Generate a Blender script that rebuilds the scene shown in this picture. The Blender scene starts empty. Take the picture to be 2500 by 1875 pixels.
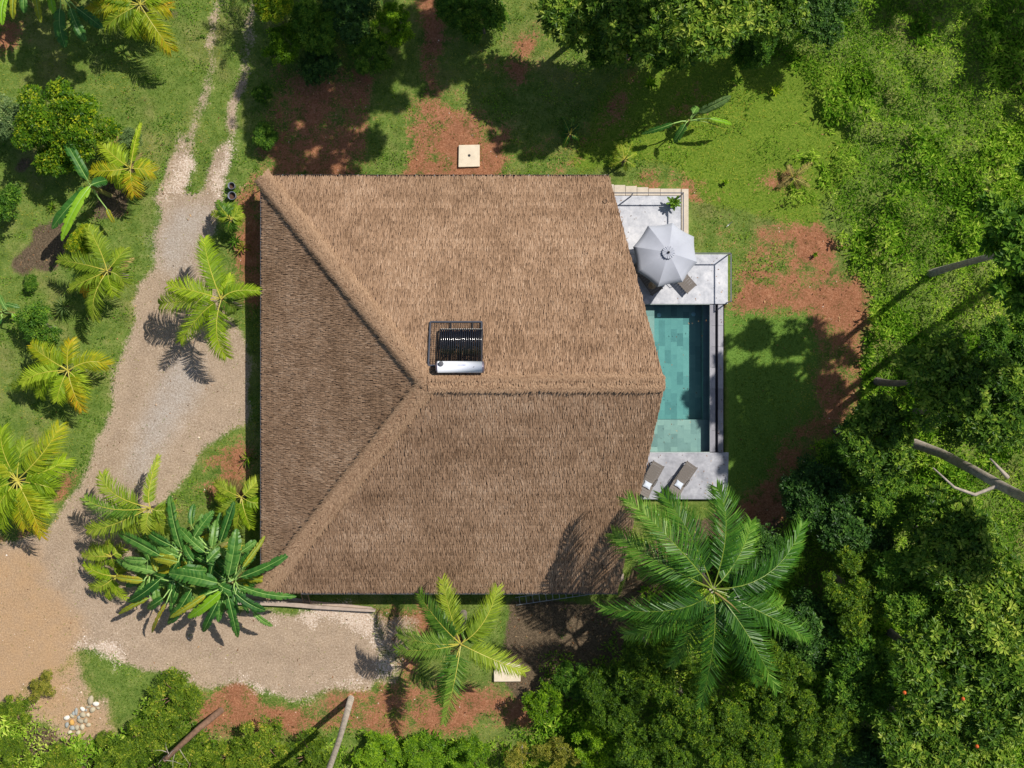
import bpy, math, random
import numpy as np
from mathutils import Vector, Matrix

R = math.radians
SC = bpy.context.scene
COL = SC.collection

# ------------------------------------------------------------------ camera, sky, sun, exposure
HC, F = 55.0, 2585.0            # drone height in metres, focal length in photo pixels (2500 px wide)
cam_d = bpy.data.cameras.new("camera"); cam = bpy.data.objects.new("camera", cam_d); COL.objects.link(cam)
cam.location = (0, 0, HC); cam.rotation_euler = (0, 0, 0)
cam_d.sensor_width = 36.0; cam_d.lens = 36.0 * F / 2500.0; cam_d.clip_end = 1000.0; cam_d.clip_start = 0.5
SC.camera = cam

SUN = Vector((0.504, 0.370, 0.780)).normalized()      # towards the sun
world = bpy.data.worlds.new("World"); SC.world = world; world.use_nodes = True
wn = world.node_tree; bgn = wn.nodes["Background"]
sky = wn.nodes.new("ShaderNodeTexSky"); sky.sky_type = 'NISHITA'; sky.sun_disc = False
sky.sun_elevation = math.asin(SUN.z); sky.sun_rotation = math.atan2(SUN.x, SUN.y)
sky.air_density = 1.0; sky.dust_density = 1.2
wn.links.new(sky.outputs[0], bgn.inputs[0]); bgn.inputs[1].default_value = 0.088
sun_d = bpy.data.lights.new("sun", 'SUN'); sun_d.energy = 4.7; sun_d.angle = R(0.55); sun_d.color = (1.0, 0.955, 0.89)
sun_o = bpy.data.objects.new("sun", sun_d); COL.objects.link(sun_o)
sun_o.rotation_euler = (-SUN).to_track_quat('-Z', 'Y').to_euler(); sun_o.location = SUN * 60
SC.view_settings.view_transform = 'Standard'; SC.view_settings.look = 'None'
SC.view_settings.exposure = 0.0; SC.view_settings.gamma = 1.0
try: SC.view_settings.use_curve_mapping = False
except Exception: pass
SC.render.engine = 'CYCLES'
SC.cycles.max_bounces = 6; SC.cycles.diffuse_bounces = 3; SC.cycles.glossy_bounces = 2
SC.cycles.transmission_bounces = 4; SC.cycles.transparent_max_bounces = 8; SC.cycles.volume_bounces = 0
SC.cycles.caustics_reflective = False; SC.cycles.caustics_refractive = False

rng = np.random.default_rng(7); rnd = random.Random(11)

# ------------------------------------------------------------------ helpers
UPV = np.array([0, 0, 1.0])
def P(px, py, z=0.0):
    """point at height z seen at photo pixel (px, py)"""
    k = (HC - z) / F
    return Vector(((px - 1250.0) * k, (937.5 - py) * k, z))

def tag(o, label=None, cat=None, group=None, kind=None):
    if label: o["label"] = label
    if cat: o["category"] = cat
    if group: o["group"] = group
    if kind: o["kind"] = kind
    return o

def empty(name, loc, label=None, cat=None, group=None, kind=None):
    e = bpy.data.objects.new(name, None); COL.objects.link(e); e.location = loc; e.empty_display_size = 0.2
    return tag(e, label, cat, group, kind)

def link(name, me, parent=None, mats=None):
    o = bpy.data.objects.new(name, me); COL.objects.link(o)
    if mats:
        for m in (mats if isinstance(mats, (list, tuple)) else [mats]):
            me.materials.append(m)
    if parent: o.parent = parent
    return o

def np_mesh(name, V, loops, starts, totals, rn=None, mi=None, smooth=False):
    me = bpy.data.meshes.new(name)
    V = np.asarray(V, np.float32)
    me.vertices.add(len(V)); me.vertices.foreach_set("co", V.ravel())
    me.loops.add(len(loops)); me.loops.foreach_set("vertex_index", np.asarray(loops, np.int32))
    me.polygons.add(len(starts)); me.polygons.foreach_set("loop_start", np.asarray(starts, np.int32))
    me.polygons.foreach_set("loop_total", np.asarray(totals, np.int32))
    if mi is not None: me.polygons.foreach_set("material_index", np.asarray(mi, np.int32))
    me.polygons.foreach_set("use_smooth", np.full(len(starts), bool(smooth)))
    me.update(calc_edges=True)
    if rn is not None:
        a = me.attributes.new("rnd", 'FLOAT', 'FACE'); a.data.foreach_set("value", np.asarray(rn, np.float32))
    return me

class MB:
    """collects pieces of ONE mesh in world space"""
    def __init__(s): s.V = []; s.F = []; s.R = []; s.M = []; s.sm = False
    def add(s, vs, fs, r=None, m=0):
        o = len(s.V); s.V += [tuple(v) for v in vs]
        r = rnd.random() if r is None else r
        for f in fs: s.F.append(tuple(i + o for i in f)); s.R.append(r); s.M.append(m)
    def box(s, c, size, M=None, r=None, m=0):
        hx, hy, hz = size[0] / 2, size[1] / 2, size[2] / 2
        vs = [Vector((x, y, z)) for x in (-hx, hx) for y in (-hy, hy) for z in (-hz, hz)]
        if M is not None: vs = [M @ v for v in vs]
        s.add([v + Vector(c) for v in vs], [(0, 1, 3, 2), (4, 6, 7, 5), (0, 4, 5, 1), (2, 3, 7, 6), (0, 2, 6, 4), (1, 5, 7, 3)], r, m)
    def bar(s, a, b, w, h=None, m=0, r=None):
        a = Vector(a); b = Vector(b); d = b - a; L = d.length
        if L < 1e-6: return
        x = d.normalized(); up = Vector((0, 0, 1)) if abs(x.z) < 0.95 else Vector((0, 1, 0))
        y = up.cross(x).normalized(); z = x.cross(y)
        s.box((a + b) / 2, (L, w, h or w), Matrix((x, y, z)).transposed(), r, m)
    def tube(s, pts, rad, n=6, m=0, cap=True, r=None):
        pts = [Vector(p) for p in pts]; k = len(pts)
        rad = rad if isinstance(rad, (list, tuple)) else [rad] * k
        vs = []; fs = []
        for i, p in enumerate(pts):
            t = (pts[min(i + 1, k - 1)] - pts[max(i - 1, 0)]).normalized()
            u = Vector((0, 0, 1)) if abs(t.z) < 0.9 else Vector((1, 0, 0))
            a = t.cross(u).normalized(); b = t.cross(a)
            for j in range(n):
                th = 2 * math.pi * j / n; vs.append(p + (a * math.cos(th) + b * math.sin(th)) * rad[i])
        for i in range(k - 1):
            for j in range(n):
                fs.append((i * n + j, i * n + (j + 1) % n, (i + 1) * n + (j + 1) % n, (i + 1) * n + j))
        if cap: fs.append(tuple(range(n))); fs.append(tuple((k - 1) * n + j for j in range(n - 1, -1, -1)))
        s.add(vs, fs, r, m)
    def lathe(s, c, prof, n=20, m=0, r=None):
        vs = []; fs = []; c = Vector(c)
        for (rr, z) in prof:
            for j in range(n):
                th = 2 * math.pi * j / n; vs.append(c + Vector((rr * math.cos(th), rr * math.sin(th), z)))
        for i in range(len(prof) - 1):
            for j in range(n):
                fs.append((i * n + j, i * n + (j + 1) % n, (i + 1) * n + (j + 1) % n, (i + 1) * n + j))
        s.add(vs, fs, r, m)
    def prism(s, poly, z0, z1, m=0, r=None):
        n = len(poly); vs = [(p[0], p[1], z0) for p in poly] + [(p[0], p[1], z1) for p in poly]
        fs = [tuple(range(n - 1, -1, -1)), tuple(range(n, 2 * n))] + [(i, (i + 1) % n, n + (i + 1) % n, n + i) for i in range(n)]
        s.add(vs, fs, r, m)
    def build(s, name, mats, parent=None, bevel=0, smooth=False):
        off = parent.location if parent is not None else Vector((0, 0, 0))
        if parent is not None and parent.parent is not None: off = off + parent.parent.location
        V = np.array(s.V, np.float32) - np.array(off, np.float32)
        loops = [i for f in s.F for i in f]; tot = [len(f) for f in s.F]; st = np.concatenate([[0], np.cumsum(tot)[:-1]])
        me = np_mesh(name, V, loops, st, tot, s.R, s.M, smooth)
        o = link(name, me, parent, mats)
        if bevel:
            b = o.modifiers.new("bevel", 'BEVEL'); b.width = bevel; b.segments = 2; b.limit_method = 'ANGLE'
        return o

# ------------------------------------------------------------------ materials
def lin(c): c /= 255.0; return c / 12.92 if c <= 0.04045 else ((c + 0.055) / 1.055) ** 2.4
def C(r, g, b, k=1.0): return (lin(r) * k, lin(g) * k, lin(b) * k, 1.0)

def new_mat(name):
    m = bpy.data.materials.new(name); m.use_nodes = True
    nt = m.node_tree; return m, nt, nt.nodes["Principled BSDF"]
def nd(nt, t, **kw):
    n = nt.nodes.new(t)
    for k, v in kw.items(): setattr(n, k, v)
    return n
def noise(nt, scale, detail=3, rough=0.55, coord='pos', dist=0.0):
    n = nd(nt, "ShaderNodeTexNoise"); n.inputs["Scale"].default_value = scale; n.inputs["Detail"].default_value = detail
    n.inputs["Roughness"].default_value = rough; n.inputs["Distortion"].default_value = dist
    if coord == 'pos': g = nd(nt, "ShaderNodeNewGeometry"); nt.links.new(g.outputs["Position"], n.inputs["Vector"])
    else: g = nd(nt, "ShaderNodeTexCoord"); nt.links.new(g.outputs["Object"], n.inputs["Vector"])
    return n.outputs["Fac"]
def ramp(nt, fac, stops):
    r = nd(nt, "ShaderNodeValToRGB"); e = r.color_ramp.elements
    while len(e) < len(stops): e.new(0.5)
    for i, (p, c) in enumerate(stops): e[i].position = p; e[i].color = c
    nt.links.new(fac, r.inputs[0]); return r.outputs[0]
def mth(nt, op, a, b=None, c=None, clamp=False):
    n = nd(nt, "ShaderNodeMath", operation=op); n.use_clamp = clamp
    for i, v in enumerate((a, b, c)):
        if v is None: continue
        if isinstance(v, (int, float)): n.inputs[i].default_value = v
        else: nt.links.new(v, n.inputs[i])
    return n.outputs[0]
def mix(nt, fac, a, b, mode='MIX'):
    n = nd(nt, "ShaderNodeMix", data_type='RGBA', blend_type=mode)
    for s, v in ((n.inputs[0], fac), (n.inputs[6], a), (n.inputs[7], b)):
        if isinstance(v, (int, float)): s.default_value = v
        elif isinstance(v, tuple): s.default_value = v
        else: nt.links.new(v, s)
    return n.outputs[2]
def bump(nt, bs, h, strength, dist=0.02):
    b = nd(nt, "ShaderNodeBump"); b.inputs["Strength"].default_value = strength; b.inputs["Distance"].default_value = dist
    nt.links.new(h, b.inputs["Height"]); nt.links.new(b.outputs[0], bs.inputs["Normal"])
def attr(nt, name): a = nd(nt, "ShaderNodeAttribute"); a.attribute_name = name; return a.outputs["Fac"]

def plain(name, col, rough=0.6, metal=0.0, var=0.12, scale=6.0, bumpy=0.0, spec=0.5):
    m, nt, b = new_mat(name)
    n = noise(nt, scale, 4)
    d = tuple(max(0, c * (1 - var)) for c in col[:3]) + (1,); l = tuple(min(1, c * (1 + var)) for c in col[:3]) + (1,)
    nt.links.new(ramp(nt, n, [(0.3, d), (0.7, l)]), b.inputs["Base Color"])
    b.inputs["Roughness"].default_value = rough; b.inputs["Metallic"].default_value = metal
    b.inputs["Specular IOR Level"].default_value = spec
    if bumpy: bump(nt, b, noise(nt, scale * 6, 3), bumpy)
    return m

def leafy(name, stops, rough=0.42, trans=0.3, spec=0.3, objvar=0.25, sat=True):
    """leaf material: each leaf face carries its own 'rnd' value"""
    if sat and trans > 0: stops = [(p_, (c_[0] * 1.06, c_[1] * 1.04, c_[2] * .62, 1)) for p_, c_ in stops]; spec *= .7
    m, nt, b = new_mat(name)
    oi = nd(nt, "ShaderNodeObjectInfo")
    f = mth(nt, 'ADD', attr(nt, "rnd"), mth(nt, 'MULTIPLY', mth(nt, 'SUBTRACT', oi.outputs["Random"], 0.5), objvar), clamp=True)
    col = ramp(nt, f, stops)
    nt.links.new(col, b.inputs["Base Color"]); b.inputs["Roughness"].default_value = rough
    b.inputs["Specular IOR Level"].default_value = spec
    t = nd(nt, "ShaderNodeBsdfTranslucent")
    nt.links.new(mix(nt, 1.0, col, (1.15, 1.25, 0.55, 1), 'MULTIPLY'), t.inputs["Color"])
    ms = nd(nt, "ShaderNodeMixShader"); ms.inputs[0].default_value = trans
    nt.links.new(b.outputs[0], ms.inputs[1]); nt.links.new(t.outputs[0], ms.inputs[2])
    nt.links.new(ms.outputs[0], nt.nodes["Material Output"].inputs["Surface"])
    return m

M = {}
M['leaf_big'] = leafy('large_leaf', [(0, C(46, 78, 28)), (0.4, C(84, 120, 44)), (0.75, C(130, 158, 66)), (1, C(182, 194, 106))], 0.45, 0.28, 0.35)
M['leaf_mid'] = leafy('medium_leaf', [(0, C(44, 80, 30)), (0.5, C(82, 124, 46)), (1, C(138, 170, 70))], 0.5, 0.3, 0.3)
M['leaf_dark'] = leafy('dark_leaf', [(0, C(34, 66, 34)), (0.6, C(64, 102, 50)), (1, C(104, 140, 70))], 0.45, 0.25, 0.35)
M['leaf_fine'] = leafy('fine_leaf', [(0, C(40, 70, 20)), (0.5, C(78, 112, 34)), (0.9, C(122, 150, 46)), (1, C(160, 170, 60))], 0.5, 0.3, 0.3)
M['leaf_lime'] = leafy('lime_leaf', [(0, C(56, 92, 20)), (0.5, C(98, 138, 32)), (1, C(150, 182, 52))], 0.48, 0.35, 0.3)
M['leaf_croton'] = leafy('croton_leaf', [(0, C(58, 98, 28)), (0.45, C(102, 140, 36)), (0.7, C(158, 176, 48)), (1, C(216, 208, 66))], 0.42, 0.38)
M['leaf_olive'] = leafy('olive_leaf', [(0, C(84, 92, 36)), (0.5, C(134, 138, 62)), (1, C(184, 170, 96))], 0.5)
M['leaf_blue'] = leafy('blue_green_leaf', [(0, C(66, 92, 68)), (0.5, C(106, 134, 98)), (1, C(160, 178, 144))], 0.45)
M['leaf_undergrowth'] = leafy('undergrowth_leaf', [(0, C(56, 100, 28)), (0.35, C(112, 156, 52)), (0.7, C(164, 194, 84)), (1, C(208, 218, 136))], 0.42, 0.32)
M['blade'] = leafy('grass_blade', [(0, C(56, 84, 26)), (0.4, C(98, 126, 46)), (0.75, C(140, 156, 68)), (1, C(188, 178, 106))], 0.65, 0.3, 0.15)
M['blade_tall'] = leafy('tall_grass_blade', [(0, C(56, 94, 20)), (0.4, C(100, 138, 36)), (0.75, C(146, 172, 58)), (1, C(198, 192, 100))], 0.6, 0.35, 0.2)
M['palm_lime'] = leafy('palm_lime_leaflet', [(0, C(96, 130, 28)), (0.5, C(142, 170, 44)), (1, C(188, 204, 80))], 0.5, 0.35, 0.3)
M['palm_mid'] = leafy('palm_olive_leaflet', [(0, C(86, 116, 34)), (0.5, C(130, 154, 52)), (1, C(176, 188, 86))], 0.5, 0.3, 0.3)
M['palm_green'] = leafy('palm_green_leaflet', [(0, C(50, 92, 34)), (0.5, C(96, 134, 52)), (1, C(158, 182, 98))], 0.45, 0.3, 0.4)
M['palm_royal'] = leafy('royal_palm_leaflet', [(0, C(24, 58, 22)), (0.4, C(56, 104, 36)), (0.75, C(90, 138, 52)), (1, C(150, 186, 104))], 0.42, 0.3, 0.5)
M['palm_yellow'] = leafy('palm_yellow_leaflet', [(0, C(116, 144, 36)), (0.5, C(166, 172, 46)), (0.8, C(200, 176, 52)), (1, C(212, 160, 56))], 0.5, 0.35, 0.3)
M['palm_dry'] = leafy('palm_dry_leaflet', [(0, C(96, 84, 62)), (0.5, C(142, 128, 96)), (1, C(188, 170, 136))], 0.7, 0.1, 0.2)
M['rachis'] = plain('palm_rachis', C(188, 178, 72), 0.5)
M['rachis_green'] = plain('palm_rachis_green', C(128, 148, 50), 0.45)
M['banana'] = leafy('banana_leaf', [(0, C(40, 86, 42)), (0.5, C(64, 114, 56)), (1, C(112, 152, 88))], 0.4, 0.28, 0.45, 0.5)
M['banana_lime'] = leafy('banana_leaf_young', [(0, C(116, 166, 40)), (0.5, C(138, 186, 54)), (1, C(160, 200, 70))], 0.42, 0.35, 0.4)
M['banana_old'] = leafy('banana_leaf_yellowing', [(0, C(126, 140, 48)), (0.5, C(162, 164, 62)), (1, C(200, 166, 60))], 0.5, 0.3, 0.3)
M['midrib'] = plain('banana_midrib', C(150, 184, 96), 0.5)
M['stem'] = plain('banana_stem', C(120, 118, 62), 0.6, var=0.3)
M['bark'] = plain('bark', C(118, 108, 98), 0.9, var=0.35, scale=5, bumpy=0.5)
M['bark_pale'] = plain('pale_bark', C(168, 156, 140), 0.85, var=0.3, scale=4, bumpy=0.5)
M['bark_brown'] = plain('brown_bark', C(120, 92, 72), 0.9, var=0.3, scale=6, bumpy=0.5)
M['thatch'] = leafy('thatch_strand', [(0, C(118, 92, 70)), (0.3, C(149, 119, 93)), (0.7, C(171, 139, 111)), (1, C(192, 162, 134))], 0.85, 0.0, 0.1, 0.0)
M['thatch_cap'] = leafy('thatch_cap_strand', [(0, C(134, 104, 80)), (0.4, C(158, 128, 100)), (1, C(182, 150, 120))], 0.85, 0.0, 0.1, 0.0)
M['deck'] = plain('roof_underlay', C(88, 66, 52), 0.9, var=0.25, scale=8)
M['gutter'] = plain('gutter_metal', C(112, 112, 116), 0.45, 0.3)
M['gutter_dark'] = plain('gutter_dark_metal', C(46, 44, 46), 0.5, 0.2)
M['wall'] = plain('plaster', C(206, 196, 182), 0.85, var=0.06, scale=2, bumpy=0.1)
M['steel'] = plain('rail_steel', C(92, 94, 102), 0.4, 0.5, var=0.1)
M['alu'] = plain('aluminium', C(168, 168, 164), 0.38, 0.7, var=0.08)
M['wood'] = plain('old_wood', C(126, 100, 76), 0.8, var=0.25, scale=9)
M['tank'] = plain('tank_white', C(236, 238, 244), 0.25, 0.0, var=0.02)
M['tank_cap'] = plain('tank_cap', C(108, 100, 112), 0.4, 0.3)
M['tube'] = plain('vacuum_tube', C(22, 22, 28), 0.12, 0.0, spec=0.8)
M['black'] = plain('black_plastic', C(32, 32, 36), 0.5)
M['print'] = plain('tank_print', C(120, 126, 176), 0.6)
M['cover'] = plain('umbrella_fabric', C(178, 181, 190), 0.85, var=0.035, scale=3, bumpy=0.05)
M['wicker'] = plain('wicker', C(112, 104, 97), 0.7, var=0.16, scale=25, bumpy=0.3)
M['wicker_dark'] = plain('wicker_frame', C(72, 66, 62), 0.6, var=0.2, scale=20)
M['pillow'] = plain('pillow_cloth', C(196, 203, 214), 0.9, var=0.04, bumpy=0.05)
M['straw'] = plain('straw_hat', C(178, 152, 120), 0.85, var=0.15, scale=30)
M['ribbon'] = plain('hat_ribbon', C(52, 44, 40), 0.8)
M['plastic_grey'] = plain('bucket_plastic', C(118, 122, 134), 0.45)
M['slab'] = plain('concrete_slab', C(222, 206, 180), 0.85, var=0.1, scale=3, bumpy=0.25)
M['concrete'] = plain('old_concrete', C(176, 158, 142), 0.9, var=0.18, scale=3, bumpy=0.3)
M['paver'] = plain('beige_paver', C(204, 190, 170), 0.8, var=0.12, scale=4, bumpy=0.15)
M['soil'] = plain('potting_soil', C(86, 62, 48), 0.95, var=0.3, scale=18, bumpy=0.5)

def terrace_mat(name, a, b, c):
    m, nt, bs = new_mat(name)
    n1 = noise(nt, 0.9, 6, 0.62, dist=0.8); n2 = noise(nt, 4.5, 5, 0.65)
    f = mth(nt, 'ADD', mth(nt, 'MULTIPLY', n1, 0.6), mth(nt, 'MULTIPLY', n2, 0.4))
    nt.links.new(ramp(nt, f, [(0.36, a), (0.5, b), (0.64, c)]), bs.inputs["Base Color"])
    bs.inputs["Roughness"].default_value = 0.65; bump(nt, bs, n2, 0.12); return m
M['terrace'] = terrace_mat('polished_concrete', C(160, 162, 169), C(190, 191, 196), C(216, 215, 217))
M['terrace_dark'] = terrace_mat('grey_concrete', C(140, 141, 147), C(166, 166, 172), C(192, 192, 196))

def objcol(name, stops, rough=0.6, nscale=5, amt=0.35, bumpy=0.2):
    m, nt, bs = new_mat(name); oi = nd(nt, "ShaderNodeObjectInfo")
    f = mth(nt, 'ADD', mth(nt, 'MULTIPLY', oi.outputs["Random"], 1 - amt), mth(nt, 'MULTIPLY', noise(nt, nscale, 5, 0.65), amt))
    nt.links.new(ramp(nt, f, stops), bs.inputs["Base Color"]); bs.inputs["Roughness"].default_value = rough
    if bumpy: bump(nt, bs, noise(nt, nscale * 5, 3), bumpy)
    return m
M['pool_tile'] = objcol('pool_tile', [(0.1, C(128, 140, 132)), (0.4, C(156, 168, 158)), (0.65, C(174, 184, 170)), (0.95, C(200, 204, 188))], 0.5, 3, 0.45, 0.1)
M['coping'] = objcol('coping_stone', [(0.1, C(120, 118, 126)), (0.5, C(150, 148, 154)), (1, C(182, 180, 184))], 0.7, 5, 0.5, 0.2)
M['stone'] = objcol('river_stone', [(0, C(150, 140, 118)), (0.4, C(178, 166, 138)), (0.7, C(196, 184, 156)), (1, C(220, 208, 184))], 0.8, 6, 0.3, 0.3)
M['stone_grey'] = plain('grey_stone', C(156, 158, 152), 0.8, var=0.12, bumpy=0.2)
M['stone_white'] = plain('white_stone', C(232, 224, 208), 0.8, var=0.08, bumpy=0.3)
M['stone_ochre'] = plain('ochre_stone', C(206, 160, 84), 0.8, var=0.15, bumpy=0.2)

def glass_mat(name, tint, gloss=0.06, rough=0.03):
    m, nt, b = new_mat(name); nt.nodes.remove(b)
    t = nd(nt, "ShaderNodeBsdfTransparent"); t.inputs[0].default_value = tint
    g = nd(nt, "ShaderNodeBsdfGlossy"); g.inputs["Roughness"].default_value = rough
    fr = nd(nt, "ShaderNodeFresnel"); fr.inputs[0].default_value = 1.33
    ms = nd(nt, "ShaderNodeMixShader"); nt.links.new(fr.outputs[0], ms.inputs[0])
    nt.links.new(t.outputs[0], ms.inputs[1]); nt.links.new(g.outputs[0], ms.inputs[2])
    nt.links.new(ms.outputs[0], nt.nodes["Material Output"].inputs["Surface"]); return m, nt, g, fr
M['glass'] = glass_mat('railing_glass', (0.975, 0.985, 0.99, 1))[0]
wm, wnt, wg, wfr = glass_mat('pool_water', (0.96, 1.0, 1.0, 1), rough=0.02)
wb = nd(wnt, "ShaderNodeBump"); wb.inputs["Strength"].default_value = 0.25; wb.inputs["Distance"].default_value = 0.03
wnt.links.new(noise(wnt, 6, 3, 0.6, dist=1.0), wb.inputs["Height"])
wnt.links.new(wb.outputs[0], wg.inputs["Normal"]); wnt.links.new(wb.outputs[0], wfr.inputs["Normal"])
va = nd(wnt, "ShaderNodeVolumeAbsorption"); va.inputs["Color"].default_value = (0.20, 0.74, 0.80, 1); va.inputs["Density"].default_value = 0.5
wnt.links.new(va.outputs[0], wnt.nodes["Material Output"].inputs["Volume"])
M['water'] = wm

# ------------------------------------------------------------------ ground: masks on a fine grid
RES = 0.15
GX0, GX1, GY0, GY1 = -31.0, 31.0, -24.0, 25.0
nx = int((GX1 - GX0) / RES) + 1; ny = int((GY1 - GY0) / RES) + 1
gx = np.linspace(GX0, GX1, nx); gy = np.linspace(GY0, GY1, ny)
XX, YY = np.meshgrid(gx, gy)
PX = XX * F / HC + 1250.0; PYY = 937.5 - YY * F / HC     # photo pixel of every ground vertex

def inpoly(poly, X, Y):
    inside = np.zeros(X.shape, bool); n = len(poly); j = n - 1
    for i in range(n):
        xi, yi = poly[i]; xj, yj = poly[j]
        if yi != yj:
            c = ((yi > Y) != (yj > Y)) & (X < (xj - xi) * (Y - yi) / (yj - yi) + xi); inside ^= c
        j = i
    return inside
def line_d(pts, X, Y):
    best = np.full(X.shape, 1e9)
    for (x0, y0), (x1, y1) in zip(pts[:-1], pts[1:]):
        dx, dy = x1 - x0, y1 - y0; L = dx * dx + dy * dy
        t = np.clip(((X - x0) * dx + (Y - y0) * dy) / L, 0, 1)
        best = np.minimum(best, np.hypot(X - x0 - t * dx, Y - y0 - t * dy))
    return best
def blur(a, n):
    a = a.astype(float)
    for _ in range(n):
        p = np.pad(a, 1, 'edge'); a = (p[:-2, 1:-1] + p[2:, 1:-1] + p[1:-1, :-2] + p[1:-1, 2:] + 2 * p[1:-1, 1:-1]) / 6
    return a
def vnoise(X, Y, s, seed):
    g = np.random.default_rng(seed).random((96, 96)); x = X / s + 31.7; y = Y / s + 17.3
    xi = np.floor(x).astype(int); yi = np.floor(y).astype(int); fx = x - xi; fy = y - yi
    fx = fx * fx * (3 - 2 * fx); fy = fy * fy * (3 - 2 * fy)
    q = lambda i, j: g[(yi + j) % 96, (xi + i) % 96]
    return (q(0, 0) * (1 - fx) + q(1, 0) * fx) * (1 - fy) + (q(0, 1) * (1 - fx) + q(1, 1) * fx) * fy
def warp(k, sd): return ((vnoise(XX, YY, 2.4, sd) - .5) * 46 + (vnoise(XX, YY, .9, sd + 1) - .5) * 30 + (vnoise(XX, YY, .35, sd + 2) - .5) * 16) * k
def mask(polys=(), lines=(), n=6, wk=1.0):
    a = np.zeros(PX.shape, bool); X = PX + warp(wk, 70); Y = PYY + warp(wk, 80)
    for p in polys: a |= inpoly(p, X, Y)
    for pts, w in lines: a |= line_d(pts, X, Y) < w
    return blur(a, n)

DRIVE = [(425, 470), (382, 560), (388, 620), (345, 700), (330, 790), (288, 860), (262, 950), (243, 1050), (205, 1140), (150, 1235), (112, 1310), (0, 1330), (-260, 1340), (-260, 1760), (0, 1730),
         (110, 1650), (175, 1600), (215, 1590), (290, 1612), (350, 1640), (430, 1640), (470, 1672), (560, 1682), (700, 1688), (905, 1696),
         (925, 1620), (905, 1560), (935, 1495), (640, 1485), (470, 1480), (330, 1430), (330, 1310), (400, 1200), (470, 1135), (540, 1062), (606, 1040), (606, 870), (585, 820), (530, 720), (500, 650), (505, 560), (528, 470)]
mk = {}
mk['road'] = mask([DRIVE], [([(545, -80), (528, 60), (505, 180), (482, 300), (455, 400), (425, 480)], 11),
                            ([(636, -80), (612, 90), (590, 170), (562, 290), (540, 400), (520, 480)], 11),
                            ([(450, 330), (415, 480), (460, 520)], 26), ([(540, 360), (510, 480), (500, 560)], 22)], 11, .7)
tr_m = mask((), [([(545, -80), (528, 60), (505, 180), (482, 300), (455, 400), (425, 480)], 12), ([(636, -80), (612, 90), (590, 170), (562, 290), (540, 400), (520, 480)], 12)], 8, .5)
mk['road'] = np.where(PYY < 400, np.maximum(mk['road'] * np.clip((PYY - 250) / 150, .0, 1), tr_m * (.55 + .55 * vnoise(XX, YY, 1.2, 95))), mk['road'])
mk['rut'] = mask((), [([(455, 380), (428, 560), (405, 700), (365, 830), (305, 1000), (245, 1160), (150, 1330), (40, 1460), (-100, 1560)], 9), ([(540, 380), (482, 580), (470, 700), (432, 850), (372, 1020), (312, 1180), (215, 1350), (110, 1500), (-60, 1640)], 9), ([(310, 1180), (290, 1400), (400, 1560), (600, 1600), (860, 1600)], 8)], 10, .5)
mk['road'] = np.maximum(mk['road'], .75 * mask([[(90, 1640), (190, 1610), (205, 1700), (250, 1700), (260, 1810), (140, 1830), (20, 1760)]], (), 12, 1.4))
mk['road'] = np.maximum(mk['road'], .6 * mask([[(860, 1500), (1020, 1505), (985, 1640), (900, 1694)]], (), 14, 1.6))
mk['grey'] = mask([[(430, 485), (388, 560), (392, 620), (420, 690), (480, 700), (500, 640), (500, 570), (520, 480), (490, 470)], [(470, 830), (390, 900), (300, 1050), (280, 1150), (330, 1180), (420, 1080), (500, 950)]], (), 40, 1.2)
mk['sand'] = mask([[(-260, 1330), (60, 1340), (150, 1440), (190, 1560), (150, 1640), (0, 1740), (-260, 1780)], [(90, 1640), (190, 1610), (205, 1700), (250, 1700), (260, 1810), (140, 1830), (20, 1760)]], (), 30, 1.5)
mk['pale'] = mask([[(760, 1486), (935, 1494), (930, 1540), (860, 1560), (690, 1500)]],
                  [([(455, 385), (435, 430), (425, 460)], 17), ([(552, 345), (535, 395), (512, 470)], 14), ([(575, 420), (560, 425)], 7), ([(338, 787), (345, 790)], 8),
                   ([(560, 1688), (720, 1680), (890, 1688)], 8), ([(640, 1495), (760, 1500)], 11), ([(165, 1590), (280, 1605)], 10), ([(905, 1560), (925, 1640)], 14),
                   ([(160, 1690), (175, 1720)], 14)], 10, 1.3)
RED = [[(590, 425), (560, 470), (600, 500), (585, 600), (560, 640), (590, 740), (612, 760), (650, 760), (650, 425)],
       [(1000, 330), (1030, 262), (1090, 240), (1160, 250), (1215, 300), (1232, 340), (1232, 470), (985, 470), (1010, 400)],
       [(1690, 545), (1700, 600), (1790, 650), (1790, 740), (1990, 742), (1996, 950), (1975, 1075), (1895, 1160), (1790, 1235), (1790, 1290), (1900, 1270), (1990, 1150), (2070, 1030), (2110, 900), (2105, 780), (2070, 650), (2020, 560), (1930, 530), (1850, 560), (1800, 600), (1760, 590)],
       [(440, 1690), (560, 1700), (905, 1710), (960, 1640), (940, 1560), (935, 1490), (1030, 1490), (1035, 1560), (1000, 1640), (1060, 1700), (1200, 1680), (1290, 1690), (1290, 1790), (1100, 1800), (860, 1790), (700, 1760), (520, 1790), (470, 1740)],
       [(555, 1110), (578, 1110), (600, 1180), (580, 1220), (530, 1190), (505, 1200), (515, 1150)],
       ]
RED2 = [[(640, 150), (760, 160), (900, 175), (920, 280), (900, 330), (880, 430), (640, 440)], [(1030, -60), (1080, -60), (1100, 120), (1100, 260), (1060, 270), (1030, 80)]]
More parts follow.
